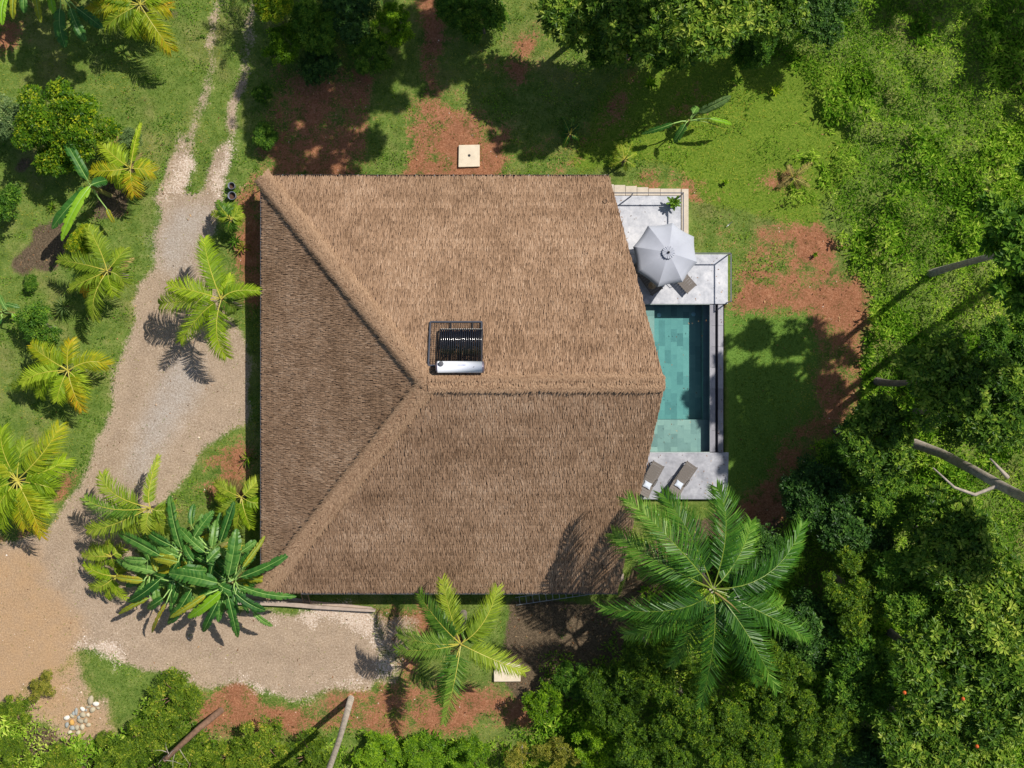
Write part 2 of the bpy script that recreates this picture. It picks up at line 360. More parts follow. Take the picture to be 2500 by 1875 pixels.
mk['red'] = mask(RED, [([(1515, 175), (1470, 260), (1440, 310), (1395, 370), (1362, 440)], 13), ([(1305, 55), (1255, 110), (1190, 190)], 16), ([(1460, 270), (1510, 270)], 10),
                       ([(1680, 260), (1660, 290)], 16), ([(1310, 360), (1320, 350)], 9), ([(1890, 440), (1940, 450)], 16), ([(262, 650), (320, 650)], 10), ([(20, 80), (0, 120)], 20),
                       ([(280, 300), (310, 310)], 12), ([(1560, 470), (1700, 470)], 10), ([(150, 1230), (150, 1170)], 10), ([(0, 1330), (90, 1320)], 12), ([(330, 1150), (345, 1220)], 4)], 17, 1.6)
mk['red'] = np.maximum(mk['red'], mask(RED2, (), 12, 1.8) * (.5 + .65 * vnoise(XX, YY, 1.6, 91)))
mk['red'] = np.clip(mk['red'] * (.58 + .75 * vnoise(XX, YY, 1.5, 93) + .35 * (vnoise(XX, YY, .5, 94) - .5)), 0, 1)
mk['red'] = np.where((PX > 1660) & (PYY < 660) & (PYY > 500), mk['red'] * np.clip((PX - 1640) / 320, .3, 1) * (.55 + .6 * vnoise(XX, YY, 1.0, 96)), mk['red'])
mk['soil'] = mask([[(1240, 1460), (1500, 1460), (1560, 1350), (1780, 1240), (1900, 1270), (1800, 1400), (1600, 1560), (1330, 1750), (1230, 1660)],
                   [(-100, 1760), (60, 1800), (280, 1800), (420, 1780), (640, 1820), (640, 2000), (-100, 2000)], [(150, 560), (60, 620), (40, 690), (120, 640), (160, 600)], [(220, 560), (320, 520), (330, 420), (260, 420)]],
                  [([(70, 590), (120, 560)], 22), ([(40, 640), (60, 640)], 18), ([(400, 60), (430, 40)], 10), ([(60, 420), (70, 400)], 12), ([(1510, 140), (1560, 90)], 26)], 7)
mk['field'] = mask([[(1430, 230), (1560, 170), (1750, 130), (2060, 190), (2080, 420), (2000, 560), (1850, 540), (1700, 540), (1690, 455), (1500, 440), (1400, 400)]], (), 26, 1.5)
mk['lawn'] = mask([[(1768, 742), (1994, 742), (1994, 950), (1974, 1072), (1894, 1158), (1780, 1215)]], (), 3, .12)

def ground_material():
    m, nt, b = new_mat('ground_cover')
    nbig = noise(nt, 0.35, 4, 0.6); nmid = noise(nt, 1.6, 5, 0.62); nfine = noise(nt, 11, 5, 0.7); nvf = noise(nt, 34, 3, 0.7)
    f = mth(nt, 'ADD', mth(nt, 'MULTIPLY', nmid, 0.45), mth(nt, 'MULTIPLY', nfine, 0.55))
    f2 = mth(nt, 'ADD', mth(nt, 'MULTIPLY', nmid, 0.35), mth(nt, 'ADD', mth(nt, 'MULTIPLY', nfine, 0.3), mth(nt, 'MULTIPLY', nvf, 0.35)))
    grass = ramp(nt, f2, [(0.36, C(58, 82, 28)), (0.47, C(92, 116, 46)), (0.56, C(120, 136, 64)), (0.66, C(158, 150, 98))])
    grass = mix(nt, ramp(nt, nbig, [(0.5, (0, 0, 0, 1)), (0.72, (0.6, 0.6, 0.6, 1))]), grass, ramp(nt, f2, [(0.4, C(112, 108, 62)), (0.6, C(166, 148, 102))]))
    def lay(col, name, cstops, amp=0.5, lo=0.32, hi=0.68, nn=None):
        a = attr(nt, name)
        k = mth(nt, 'ADD', a, mth(nt, 'MULTIPLY', mth(nt, 'SUBTRACT', nn or f, 0.5), amp * 2.2))
        mr = nd(nt, "ShaderNodeMapRange"); mr.interpolation_type = 'SMOOTHSTEP'
        nt.links.new(k, mr.inputs[0]); mr.inputs[1].default_value = lo; mr.inputs[2].default_value = hi
        g = mth(nt, 'MULTIPLY', mr.outputs[0], mth(nt, 'GREATER_THAN', a, 0.02))
        return mix(nt, g, col, ramp(nt, mth(nt, 'ADD', mth(nt, 'MULTIPLY', nfine, 0.55), mth(nt, 'MULTIPLY', nvf, 0.45)), cstops))
    c = lay(grass, 'field', [(0.35, C(64, 94, 22)), (0.5, C(100, 126, 36)), (0.65, C(142, 150, 62))], 1.1)
    c = lay(c, 'lawn', [(0.35, C(70, 100, 36)), (0.5, C(96, 128, 50)), (0.65, C(122, 150, 66))], 0.15)
    c = lay(c, 'soil', [(0.35, C(56, 50, 38)), (0.5, C(94, 80, 62)), (0.65, C(142, 122, 98))], 0.6)
    c = lay(c, 'red', [(0.34, C(112, 70, 47)), (0.5, C(149, 99, 70)), (0.66, C(188, 140, 108))], 2.0, .25, .8)
    c = mix(nt, mth(nt, 'MULTIPLY', attr(nt, 'red'), 0.8), c, ramp(nt, nmid, [(0.3, (0.62, 0.58, 0.56, 1)), (0.5, (0.95, 0.95, 0.95, 1)), (0.7, (1.2, 1.2, 1.2, 1))]), 'MULTIPLY')
    c = lay(c, 'road', [(0.33, C(132, 112, 92)), (0.5, C(168, 147, 124)), (0.68, C(212, 193, 170))], 0.8)
    c = mix(nt, mth(nt, 'MULTIPLY', attr(nt, 'road'), 0.5), c, ramp(nt, nmid, [(0.3, (0.72, 0.70, 0.68, 1)), (0.7, (1.2, 1.18, 1.15, 1))]), 'MULTIPLY')
    c = mix(nt, mth(nt, 'MULTIPLY', attr(nt, 'rut'), mth(nt, 'MULTIPLY', nmid, 1.5)), c, (0.80, 0.78, 0.77, 1), 'MULTIPLY')
    c = lay(c, 'grey', [(0.33, C(138, 131, 124)), (0.5, C(170, 161, 151)), (0.68, C(214, 206, 196))], 0.9, 0.1, 1.6)
    c = lay(c, 'sand', [(0.33, C(152, 120, 86)), (0.5, C(178, 143, 104)), (0.68, C(204, 172, 132))], 0.9, 0.1, 1.5)
    c = lay(c, 'pale', [(0.34, C(160, 134, 112)), (0.5, C(200, 178, 156)), (0.64, C(238, 226, 212))], 1.5, .35, .9)
    nt.links.new(c, b.inputs["Base Color"]); b.inputs["Roughness"].default_value = 0.95; b.inputs["Specular IOR Level"].default_value = 0.15
    bump(nt, b, mth(nt, 'ADD', nfine, mth(nt, 'MULTIPLY', nvf, 0.6)), 0.55, 0.05)
    return m
M['ground'] = ground_material()

ZZ = (vnoise(XX, YY, 3.0, 1) - 0.5) * 0.14 + (vnoise(XX, YY, 0.9, 2) - 0.5) * 0.06
ZZ *= 1 - np.clip(mk['road'] * 0.75 + mk['lawn'] * 0.7, 0, 0.85)
edge = np.minimum.reduce([XX - GX0, GX1 - XX, YY - GY0, GY1 - YY]); ZZ *= np.clip(edge / 3.0, 0, 1)
# the pool pit and the house footprint sink below the terrace slabs
pit = blur(inpoly([(1500, 736), (1764, 736), (1764, 1112), (1500, 1112)], PX, PYY), 1)
ZZ = np.where(pit > 0.4, -1.9, ZZ)

def ground_z(x, y):
    i = np.clip(((np.asarray(y) - GY0) / RES).astype(int), 0, ny - 1); j = np.clip(((np.asarray(x) - GX0) / RES).astype(int), 0, nx - 1)
    return ZZ[i, j]
def mval(name, x, y):
    i = np.clip(((np.asarray(y) - GY0) / RES).astype(int), 0, ny - 1); j = np.clip(((np.asarray(x) - GX0) / RES).astype(int), 0, nx - 1)
    return mk[name][i, j]

def ground_objects():
    idx = np.arange(nx * ny).reshape(ny, nx)
    quads = np.stack([idx[:-1, :-1], idx[:-1, 1:], idx[1:, 1:], idx[1:, :-1]], -1).reshape(-1, 4)
    fm = {k: ((v[:-1, :-1] + v[1:, 1:]) / 2).ravel() for k, v in mk.items()}
    road = fm['road'] > 0.5; lawn = (fm['lawn'] > 0.5) & ~road
    red = (fm['red'] > 0.5) & ~road & ~lawn
    rest = ~(road | red | lawn)
    V = np.stack([XX.ravel(), YY.ravel(), ZZ.ravel()], -1)
    for name, sel in (("ground", rest), ("driveway", road), ("bare_earth", red), ("lawn", lawn)):
        q = quads[sel]; used = np.unique(q); remap = np.full(nx * ny, -1, int); remap[used] = np.arange(len(used))
        vv = V[used]; qq = remap[q]
        if name == "ground":      # skirt out to the horizon, sharing the same sheet
            o = len(vv); B = 450.0
            ring = [(GX0, GY0), (GX1, GY0), (GX1, GY1), (GX0, GY1), (-B, -B), (B, -B), (B, B), (-B, B)]
            vv = np.vstack([vv, [(x, y, 0.0) for x, y in ring]])
            qq = np.vstack([qq, [(o + a, o + 4 + a, o + 4 + (a + 1) % 4, o + (a + 1) % 4) for a in range(4)]])
        me = np_mesh(name, vv, qq.ravel(), np.arange(len(qq)) * 4, np.full(len(qq), 4), smooth=True)
        for k, v in mk.items():
            a = me.attributes.new(k, 'FLOAT', 'POINT'); arr = v.ravel()[used]
            if len(arr) < len(vv): arr = np.concatenate([arr, np.zeros(len(vv) - len(arr))])
            a.data.foreach_set("value", arr.astype(np.float32))
        tag(link(name, me, None, M['ground']), kind="structure")
ground_objects()

# ------------------------------------------------------------------ leaves (numpy)
UPV = np.array([0, 0, 1.0])
def nrm(a): return a / np.maximum(np.linalg.norm(a, axis=-1, keepdims=True), 1e-9)
def leaves_arrays(p, d, n, L, W, droop=0.15, fold=0.12):
    """p base, d direction, n normal; returns verts (4 per leaf)"""
    d = nrm(d); s = nrm(np.cross(d, n)); nn = np.cross(s, d)
    L = L[:, None]; W = W[:, None]
    mid = p + d * L * 0.5
    a = mid + s * W * 0.5 + nn * W * fold; b = mid - s * W * 0.5 + nn * W * fold
    t = p + d * L - UPV * L * droop
    return np.stack([p, a, t, b], 1).reshape(-1, 3)
def leaf_mesh(name, V, rn):
    n = len(V) // 4; o = np.arange(n)[:, None] * 4
    tri = np.concatenate([o + np.array([0, 1, 2]), o + np.array([0, 2, 3])], 1).reshape(-1, 3)
    return np_mesh(name, V, tri.ravel(), np.arange(2 * n) * 3, np.full(2 * n, 3), np.repeat(rn, 2))

def crown_proto(name, seed, R0, squash, nl, nros, nleaf, L, W, lobe=(0.32, 0.5), el=(0.05, 0.7), droop=0.15):
    """a crown of leaf rosettes on a cloud of lobes; returns mesh and lobe centres"""
    g = np.random.default_rng(seed)
    lc = []; lr = []
    for i in range(nl):
        a = g.random() * 2 * math.pi; r = math.sqrt(g.random()) * R0 * 0.72
        z = (g.random() - 0.35) * R0 * squash * (1.15 - 0.6 * r / R0)
        lc.append((math.cos(a) * r, math.sin(a) * r, z)); lr.append(R0 * g.uniform(*lobe) * (1.1 - 0.3 * r / R0))
    lc = np.array(lc); lr = np.array(lr)
    w = lr ** 2; w /= w.sum(); k = g.choice(nl, nros, p=w)
    v = nrm(g.normal(size=(nros, 3))); v[:, 2] = np.where(v[:, 2] < -0.25, -v[:, 2], v[:, 2])
    c = lc[k] + v * (lr[k] * (0.55 + 0.5 * g.random(nros)))[:, None] * np.array([1, 1, 0.75])
    n = nrm(v * 0.8 + UPV * 0.55 + g.normal(size=(nros, 3)) * 0.25)
    t1 = nrm(np.cross(n, np.array([0.3, 0.9, 0.2]))); t2 = np.cross(n, t1)
    th = (g.random(nros)[:, None] + np.arange(nleaf)[None] / nleaf) * 2 * math.pi + g.normal(size=(nros, nleaf)) * 0.25
    e = g.uniform(el[0], el[1], (nros, nleaf))
    d = (t1[:, None] * np.cos(th)[..., None] + t2[:, None] * np.sin(th)[..., None]) * np.cos(e)[..., None] + n[:, None] * np.sin(e)[..., None]
    d = d.reshape(-1, 3); N = len(d)
    p = np.repeat(c, nleaf, 0) + d * 0.03; nn = np.repeat(n, nleaf, 0)
    V = leaves_arrays(p, d, nn, L * g.uniform(0.65, 1.2, N), W * g.uniform(0.75, 1.2, N), droop)
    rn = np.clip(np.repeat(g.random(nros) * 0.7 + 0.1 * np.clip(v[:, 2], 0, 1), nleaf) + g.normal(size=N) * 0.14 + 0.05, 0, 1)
    return leaf_mesh(name, V, rn), lc, R0

PROTO = {}
def protos(kind, mat, count, **kw):
    PROTO[kind] = []
    for i in range(count):
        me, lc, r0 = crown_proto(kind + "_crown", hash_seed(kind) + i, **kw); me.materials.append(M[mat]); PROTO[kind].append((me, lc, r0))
def hash_seed(s): return sum((i + 1) * ord(c) for i, c in enumerate(s)) * 13
protos('big', 'leaf_big', 3, R0=2.6, squash=0.6, nl=16, nros=1000, nleaf=8, L=0.34, W=0.13)
protos('bright', 'leaf_big', 2, R0=2.2, squash=0.6, nl=13, nros=800, nleaf=8, L=0.30, W=0.12)
protos('mid', 'leaf_mid', 3, R0=2.2, squash=0.6, nl=26, nros=1300, nleaf=7, L=0.22, W=0.085, lobe=(0.18, 0.36))
protos('dark', 'leaf_dark', 3, R0=2.2, squash=0.6, nl=26, nros=1300, nleaf=7, L=0.20, W=0.095, lobe=(0.18, 0.36))
protos('fine', 'leaf_fine', 3, R0=2.4, squash=0.6, nl=34, nros=2600, nleaf=8, L=0.13, W=0.062, lobe=(0.14, 0.30))
protos('lime', 'leaf_lime', 3, R0=1.5, squash=0.5, nl=36, nros=560, nleaf=8, L=0.19, W=0.065, lobe=(0.08, 0.22))
protos('croton', 'leaf_croton', 1, R0=2.2, squash=0.6, nl=22, nros=2200, nleaf=8, L=0.16, W=0.06, lobe=(0.2, 0.34))
protos('olive', 'leaf_olive', 2, R0=1.5, squash=0.5, nl=12, nros=420, nleaf=7, L=0.13, W=0.06, lobe=(0.22, 0.4))
protos('blue', 'leaf_blue', 1, R0=1.2, squash=0.6, nl=10, nros=600, nleaf=7, L=0.13, W=0.06)
protos('small', 'leaf_mid', 2, R0=1.1, squash=0.6, nl=10, nros=480, nleaf=7, L=0.14, W=0.06)
M['leaf_scrub'] = leafy('scrub_leaf', [(0, C(56, 84, 24)), (0.5, C(100, 128, 42)), (0.85, C(146, 164, 60)), (1, C(186, 176, 84))], 0.5, 0.32, 0.25)
protos('bush', 'leaf_scrub', 3, R0=1.6, squash=0.45, nl=60, nros=460, nleaf=9, L=0.19, W=0.055, lobe=(0.08, 0.2))
protos('tall', 'leaf_mid', 3, R0=4.8, squash=0.4, nl=125, nros=2250, nleaf=8, L=0.32, W=0.14, lobe=(0.045, 0.10))

def tree(name, label, cat, kind, px, py, z, r, base=None, bark='bark', trunk_r=None, group=None, v=None, zs=1.0):
    """a crown seen at (px, py) at height z; the trunk stands below it or at the given photo pixel"""
    c = P(px, py, z); me, lc, r0 = PROTO[kind][rnd.randrange(len(PROTO[kind])) if v is None else v]
    b = P(base[0], base[1], 0) if base else Vector((c.x, c.y, 0))
    e = empty(name, b, label, cat, group)
    s = r / r0; rot = rnd.random() * 6.28
    o = link("crown", me, e); o.location = c - b; o.scale = (s, s, s * zs); o.rotation_euler = (0, 0, rot)
    mb = MB(); tr = trunk_r or max(0.04, 0.05 * r + 0.02 * z * 0.5)
    top = c + Vector((0, 0, -0.25 * r))
    bend = Vector((rnd.uniform(-.1, .1) * z * .4, rnd.uniform(-.1, .1) * z * .4, 0))
    mid = b.lerp(top, 0.5) + bend * 0.5
    mb.tube([b - Vector((0, 0, 0.1)), b.lerp(mid, .5) + bend * .1, mid, mid.lerp(top, .55), top], [tr * 1.25, tr, tr * .85, tr * .7, tr * .5], 8)
    Rz = Matrix.Rotation(rot, 3, 'Z')
    for q in range(min(7, len(lc))):
        l = c + Rz @ (Vector(lc[q]) * s); st = mid.lerp(top, rnd.uniform(0.4, 1))
        k = st.lerp(l, .5) + Vector((0, 0, 0.08 * r)); mb.tube([st, k, l], [tr * .4, tr * .25, tr * .08], 5)
    mb.build("trunk", M[bark], e, smooth=True)
    return e

# ------------------------------------------------------------------ villa
ZE, ZR = 2.0, 7.7
DZ = ZR - 9.2
XL = P(641, 0, ZE).x; YN = P(0, 432, ZE).y; YS = P(0, 1445, ZE).y
XN = P(1488, 0, ZE).x; XS = P(1508, 0, ZE).x; XA = P(1046, 0, ZR).x; XR = P(1624, 0, ZR).x; YR = P(0, 936, ZR).y
eNW, eNE, eSW, eSE = Vector((XL, YN, ZE)), Vector((XN, YN, ZE)), Vector((XL, YS, ZE)), Vector((XS, YS, ZE))
rA, rB = Vector((XA, YR, ZR)), Vector((XR, YR, ZR))
villa = empty("villa", Vector((-3.5, 0, 0)), "large villa with brown thatched hip roof in the middle", "house")
mb = MB(); dn = Vector((0, 0, -0.16))
tops = [eNW, eNE, eSE, eSW, rA, rB]; vs = tops + [v + dn for v in tops]
mb.add(vs, [(0, 4, 5, 1), (3, 2, 5, 4), (0, 3, 4), (7, 11, 10, 6), (9, 10, 11, 8), (6, 10, 9), (0, 1, 7, 6), (2, 3, 9, 8), (3, 0, 6, 9), (1, 5, 11, 7), (5, 2, 8, 11)])
roof = mb.build("roof", M['deck'], villa)

def slope_strands(name, A, B, TA, TB, course, slen, sw, lift, density, seed, jag=0.0):
    """thatch courses on the slope with eave A-B and upper edge TA-TB"""
    g = np.random.default_rng(seed)
    A, B, TA, TB = [np.array(v) for v in (A, B, TA, TB)]
    a = nrm(B - A); u = (TA - A) - np.dot(TA - A, a) * a; Ls = np.linalg.norm(u); u /= Ls
    n = np.cross(a, u); n = n if n[2] > 0 else -n
    wA = np.dot(TA - A, a) / Ls; L0 = np.linalg.norm(B - A); wB = (np.dot(TB - A, a) - L0) / Ls
    Vs = []; rs = []
    ds = np.arange(-0.05, Ls + 0.02, course)
    for k, d in enumerate(ds):
        x0 = wA * max(d, 0); x1 = L0 + wB * max(d, 0)
        m = int((x1 - x0) / sw * density)
        if m < 1: continue
        x = x0 + (np.arange(m) + g.random(m)) / m * (x1 - x0)
        w = sw * g.uniform(0.6, 1.35, m); ln = slen * g.uniform(0.75, 1.3, m); lf = lift * g.uniform(0.2, 1.5, m)
        sk = g.normal(size=m) * 0.03; dd = d + g.normal(size=m) * course * 0.08 + jag * g.random(m)
        tip = A + a * (x + sk)[:, None] + u * np.maximum(dd - ln * 0.35, -0.07 + 0.02 * g.normal(size=m))[:, None] + n * (0.02 + lf)[:, None]
        rt = A + a * x[:, None] + u * np.minimum(dd + ln * 0.65, Ls + 0.02)[:, None] + n * 0.015
        aw = a * (w / 2)[:, None]
        Vs.append(np.stack([rt - aw, rt + aw, tip + aw * 0.5, tip - aw * 0.5], 1).reshape(-1, 3))
        band = 0.05 * math.sin(k * 2.4) + 0.05 * g.normal()
        patch = (vnoise(x * 1.0, np.full(m, d), 2.2, seed + 5) - 0.5) * 0.3
        rs.append(np.clip(0.5 + g.normal(size=m) * 0.2 + band + patch + (vnoise(x, np.full(m, d), .6, seed + 9) - .5) * .35, 0, 1))
    V = np.concatenate(Vs) - np.array(villa.location); r = np.concatenate(rs); q = len(r)
    me = np_mesh(name, V, np.arange(4 * q), np.arange(q) * 4, np.full(q, 4), r)
    return tag(link(name, me, roof, M['thatch']), kind="stuff")
for (nm, A, B, TA, TB, sd) in (("north_thatch_slope", eNW, eNE, rA, rB, 1), ("south_thatch_slope", eSW, eSE, rA, rB, 2), ("west_thatch_slope", eSW, eNW, rA, rA, 3)):
    slope_strands(nm, A, B, TA, TB, 0.165, 0.30, 0.042, 0.028, 1.1, sd)

def cap_strands(name, A, B, rh, rv, seed, slen, outw):
    """a rounded ridge or hip cap along the line A (low) to B (high), covered with strands"""
    g = np.random.default_rng(seed); A = np.array(A); B = np.array(B); h = B - A; L = np.linalg.norm(h); h /= L
    side = nrm(np.cross(h, UPV)); Vs = []; rs = []
    for k, ph in enumerate(np.radians(np.linspace(-80, 80, 19))):
        m = int(L / 0.03); s = g.random(m) * L; f = ph + g.normal(size=m) * 0.06
        lump = 1 + .07 * (vnoise(s, np.full(m, seed * 3.1), .8, seed) - .5)
        p = A + h * s[:, None] + side * (rh * np.sin(f) * lump)[:, None] + UPV * ((rv * np.cos(f) - .02) * lump + .02 * g.random(m))[:, None]
        nrad = nrm(side * (np.sin(f) / rh)[:, None] + UPV * (np.cos(f) / rv)[:, None])
        sgn = np.where(np.abs(f) < .2, np.where(g.random(m) < .5, -1.0, 1.0), np.sign(f))
        tang = nrm(np.cross(np.broadcast_to(h, nrad.shape), nrad)); tang = tang * np.sign((tang @ side) * sgn)[:, None]
        d = nrm(tang * outw - h * (1 - outw) + g.normal(size=(m, 3)) * 0.08)
        ln = slen * g.uniform(.6, 1.35, m); q = f + sgn * outw * ln / rh * .8
        ext = np.maximum(np.abs(q) - 1.1, 0) * rh * g.uniform(.2, 1.0, m); q = np.clip(q, -1.25, 1.25)
        t = A + h * (s - ln * (1 - outw) - ext * .5)[:, None] + side * (rh * np.sin(q) + sgn * ext)[:, None] + UPV * (rv * np.cos(q) + .012 - .55 * ext + .02 * g.random(m))[:, None]
        sd = nrm(np.cross(d, nrad)) * (0.02 * g.uniform(.7, 1.4, m))[:, None]
        Vs.append(np.stack([p - sd, p + sd, t + sd * .6, t - sd * .6], 1).reshape(-1, 3)); rs.append(np.clip(.5 + g.normal(size=m) * .28 + (vnoise(s, np.full(m, k * .7), .9, seed + 3) - .5) * .4, 0, 1))
    V = np.concatenate(Vs) - np.array(villa.location); r = np.concatenate(rs); q = len(r)
    return tag(link(name, np_mesh(name, V, np.arange(4 * q), np.arange(q) * 4, np.full(q, 4), r), roof, M['thatch_cap']), kind="stuff")
cap_strands("hip_cap", eNW, rA, .36, .07, 4, .28, .45); cap_strands("hip_cap", eSW, rA, .36, .07, 5, .28, .45)
cap_strands("ridge_cap", rA, rB, .29, .065, 6, .18, .95)
# gutters
def gutter(a, b, out, mat):
    g = MB(); a = Vector(a) - Vector((0, 0, 0.12)); b = Vector(b) - Vector((0, 0, 0.12)); o = Vector(out)
    g.bar(a + o * .005, b + o * .005, 0.02, 0.10); g.bar(a + o * .06 - Vector((0, 0, .05)), b + o * .06 - Vector((0, 0, .05)), 0.11, 0.015); g.bar(a + o * .12, b + o * .12, 0.022, 0.11)
    return g.build("gutter", M[mat], roof)
gutter(eSW, eNW, (-1, 0, 0), 'gutter'); gutter(eSW + Vector((1.9, 0, 0)), eSE, (0, -1, 0), 'gutter'); gutter(eNW + Vector((0.6, 0, 0)), eNE, (0, 1, 0), 'gutter_dark')
for x in np.arange(XL + 1.0, XN, 0.95):
    g = MB(); g.box((x, YN + 0.06, ZE - .055), (0.03, 0.15, 0.015)); g.build("gutter_bracket", M['alu'], roof)
# walls below the roof and the open gable
mb = MB(); x0, x1, y0, y1 = XL + 1.1, 3.2, YS + 1.1, YN - 1.1
for (ax, ay, bx, by) in ((x0, y0, x0, y1), (x0, y1, x1, y1), (x1, y1, x1, y0), (x1, y0, x0, y0)):
    w = MB(); w.bar((ax, ay, 1.15), (bx, by, 1.15), 0.2, 2.1); w.build("wall", M['wall'], villa)
mb = MB(); k = (ZR - 0.5 - 2.2) / (ZR - ZE)
mb.add([(x1, y0, 2.2), (x1, y1, 2.2), (x1, YR, ZR - .8), (x1 - .15, y0, 2.2), (x1 - .15, y1, 2.2), (x1 - .15, YR, ZR - .8)], [(0, 1, 2), (5, 4, 3), (0, 3, 4, 1), (1, 4, 5, 2), (2, 5, 3, 0)])
mb.build("gable_wall", M['wall'], villa)
for y in (-9.0, -4.5, 4.5, 9.0):
    w = MB(); w.tube([(4.6, y, 0.3), (4.6, y, ZE + 0.2 + (1 - abs(y) / 10.4) * (ZR - 2.6))], 0.11, 10); w.build("post", M['wood'], villa, smooth=True)
mb = MB(); mb.prism([P(1520, 1395), P(1520, 1412), P(1512, 1416), P(1505, 1412)], 0, 0.5); mb.build("footing", M['concrete'], villa)

# ------------------------------------------------------------------ terraces and pool (structure)
ZT = 0.32
def px_poly(pts, z): return [P(x, y, z) for x, y in pts]
def slab(name, pts, zt, mat, parent=None, zb=-0.3, bevel=0.012):
    m = MB(); m.prism(px_poly(pts, zt), zb, zt); return m.build(name, M[mat], parent, bevel=bevel)
ter = tag(empty("terrace", P(1600, 600, 0)), kind="structure")
slab("upper_slab", [(1440, 620), (1662, 620), (1662, 478), (1440, 478)], ZT, 'terrace', ter)
slab("step_slab", [(1440, 742), (1777, 742), (1777, 621), (1440, 621)], ZT - .006, 'terrace', ter)
slab("border_strip", [(1664, 620), (1681, 620), (1681, 461), (1664, 461)], ZT - .01, 'paver', ter)
xs = [1470, 1499, 1527, 1555, 1583, 1612, 1662.5]; tps = [448, 450, 451.5, 454, 457, 460, 460.5]
for i in range(6):
    slab("paver", [(xs[i] + .4, 477), (xs[i + 1] - .4, 477), (xs[i + 1] - .4, tps[i + 1]), (xs[i] + .4, tps[i + 1])], ZT - .012 - .004 * (i % 2), 'paver', ter)
st = tag(empty("sun_terrace", P(1650, 1160, 0)), kind="structure")
slab("slab", [(1440, 1219), (1776, 1219), (1779, 1105), (1440, 1105)], ZT, 'terrace_dark', st)

pool = empty("swimming_pool", P(1650, 920, 0), "turquoise rectangular swimming pool with stone coping beside the thatched roof", "pool")
ZW = ZT - 0.06; ZB = ZT - 1.35; ZS = ZT - 0.60
def xw(px, z=ZT): return P(px, 0, z).x
def yw(py, z=ZT): return P(0, py, z).y
PXL, PXR, PYT, PYB = xw(1560), xw(1733), yw(743.5), yw(1103.5)
mb = MB()
mb.prism([(PXR, PYB), (PXR + .10, PYB), (PXR + .10, PYT), (PXR, PYT)], -1.6, ZT - .035); mb.prism([(PXL - .1, PYB), (PXL, PYB), (PXL, PYT), (PXL - .1, PYT)], -1.6, ZT - .035)
mb.prism([(PXL, PYT), (PXR, PYT), (PXR, PYT + .1), (PXL, PYT + .1)], -1.6, ZT - .035); mb.prism([(PXL, PYB - .1), (PXR, PYB - .1), (PXR, PYB), (PXL, PYB)], -1.6, ZT - .035)
mb.prism([(PXL - .1, PYB - .1), (PXR + .1, PYB - .1), (PXR + .1, PYT + .1), (PXL - .1, PYT + .1)], -1.75, ZB - .03)
ysh = yw(1024, ZS)
mb.prism([(PXL, PYB), (PXR, PYB), (PXR, ysh - .01), (PXL, ysh - .01)], -1.6, ZS - .03)     # shallow shelf
xbe = xw(1598, ZS); mb.prism([(PXL, ysh), (xbe - .01, ysh), (xbe - .01, PYT), (PXL, PYT)], -1.6, ZS - .03)   # bench under the roof edge
xb2 = PXR - .20; mb.prism([(xb2 + .01, PYB), (PXR, PYB), (PXR, PYT), (xb2 + .01, PYT)], -1.6, ZS - .33)
M['basin'] = plain('pool_basin', C(160, 172, 166), 0.5, var=0.15, scale=3)
mb.build("basin", M['basin'], pool)
tile_me = {}
def tiles(x0, x1, y0, y1, z, tw, tl, off):
    k = 0; x = x0
    ncol = max(1, round((x1 - x0) / tw)); tw = (x1 - x0) / ncol
    for c in range(ncol):
        y = y0 - (c % 3) * tl / 3 * off
        while y < y1:
            a = max(y, y0); b = min(y + tl, y1)
            if b - a > 0.05:
                key = (round(tw, 3), round(b - a, 2))
                if key not in tile_me:
                    m = MB(); m.box((0, 0, 0), (tw - .0012, b - a - .0012, .028)); o = m.build("tile", M['pool_tile']); tile_me[key] = o.data; bpy.data.objects.remove(o)
                o = link("tile", tile_me[key], pool); o.location = Vector((x + tw / 2, (a + b) / 2, z - .014 + rnd.uniform(-.0006, .0006))) - pool.location
            y += tl
        x += tw
tiles(xbe, xb2, ysh, PYT, ZB, 0.33, 0.68, 1); tiles(PXL, xb2, PYB, ysh - .01, ZS, 0.33, 0.68, 1); tiles(PXL, xbe - .01, ysh, PYT, ZS, 0.4, 0.9, 0)
mb = MB(); mb.prism([(PXL + .004, PYB + .004), (PXR - .004, PYB + .004), (PXR - .004, PYT - .004), (PXL + .004, PYT - .004)], ZB - .02, ZW)
mb.build("water", M['water'], pool)
ys_ = np.linspace(PYB, PYT, 8)
for i in range(7):     # inner and outer coping stones with the dark overflow slot between them
    for (xa, xb_) in ((PXR + .004, xw(1746.5)), (xw(1753.5), xw(1766))):
        m = MB(); j = rnd.uniform(-.1, .1) if 0 < i else 0
        m.prism([(xa, ys_[i] + .004), (xb_, ys_[i] + .004), (xb_, ys_[i + 1] - .004), (xa, ys_[i + 1] - .004)], -0.2, ZT - .03 - rnd.random() * .004)
        m.build("coping_stone", M['coping'], pool, bevel=0.006)
mb = MB(); mb.prism([(xw(1746.8), PYB), (xw(1753.2), PYB), (xw(1753.2), PYT), (xw(1746.8), PYT)], -0.3, -0.02); mb.build("overflow_channel", M['black'], pool)
for (x, y) in ((1609, 769), (1693, 767)):
    m = MB(); m.lathe(P(x, y, ZB + .01), [(0.0, .02), (0.10, .02), (0.12, 0)], 16); m.build("drain_cover", M['tank'], pool, smooth=True)

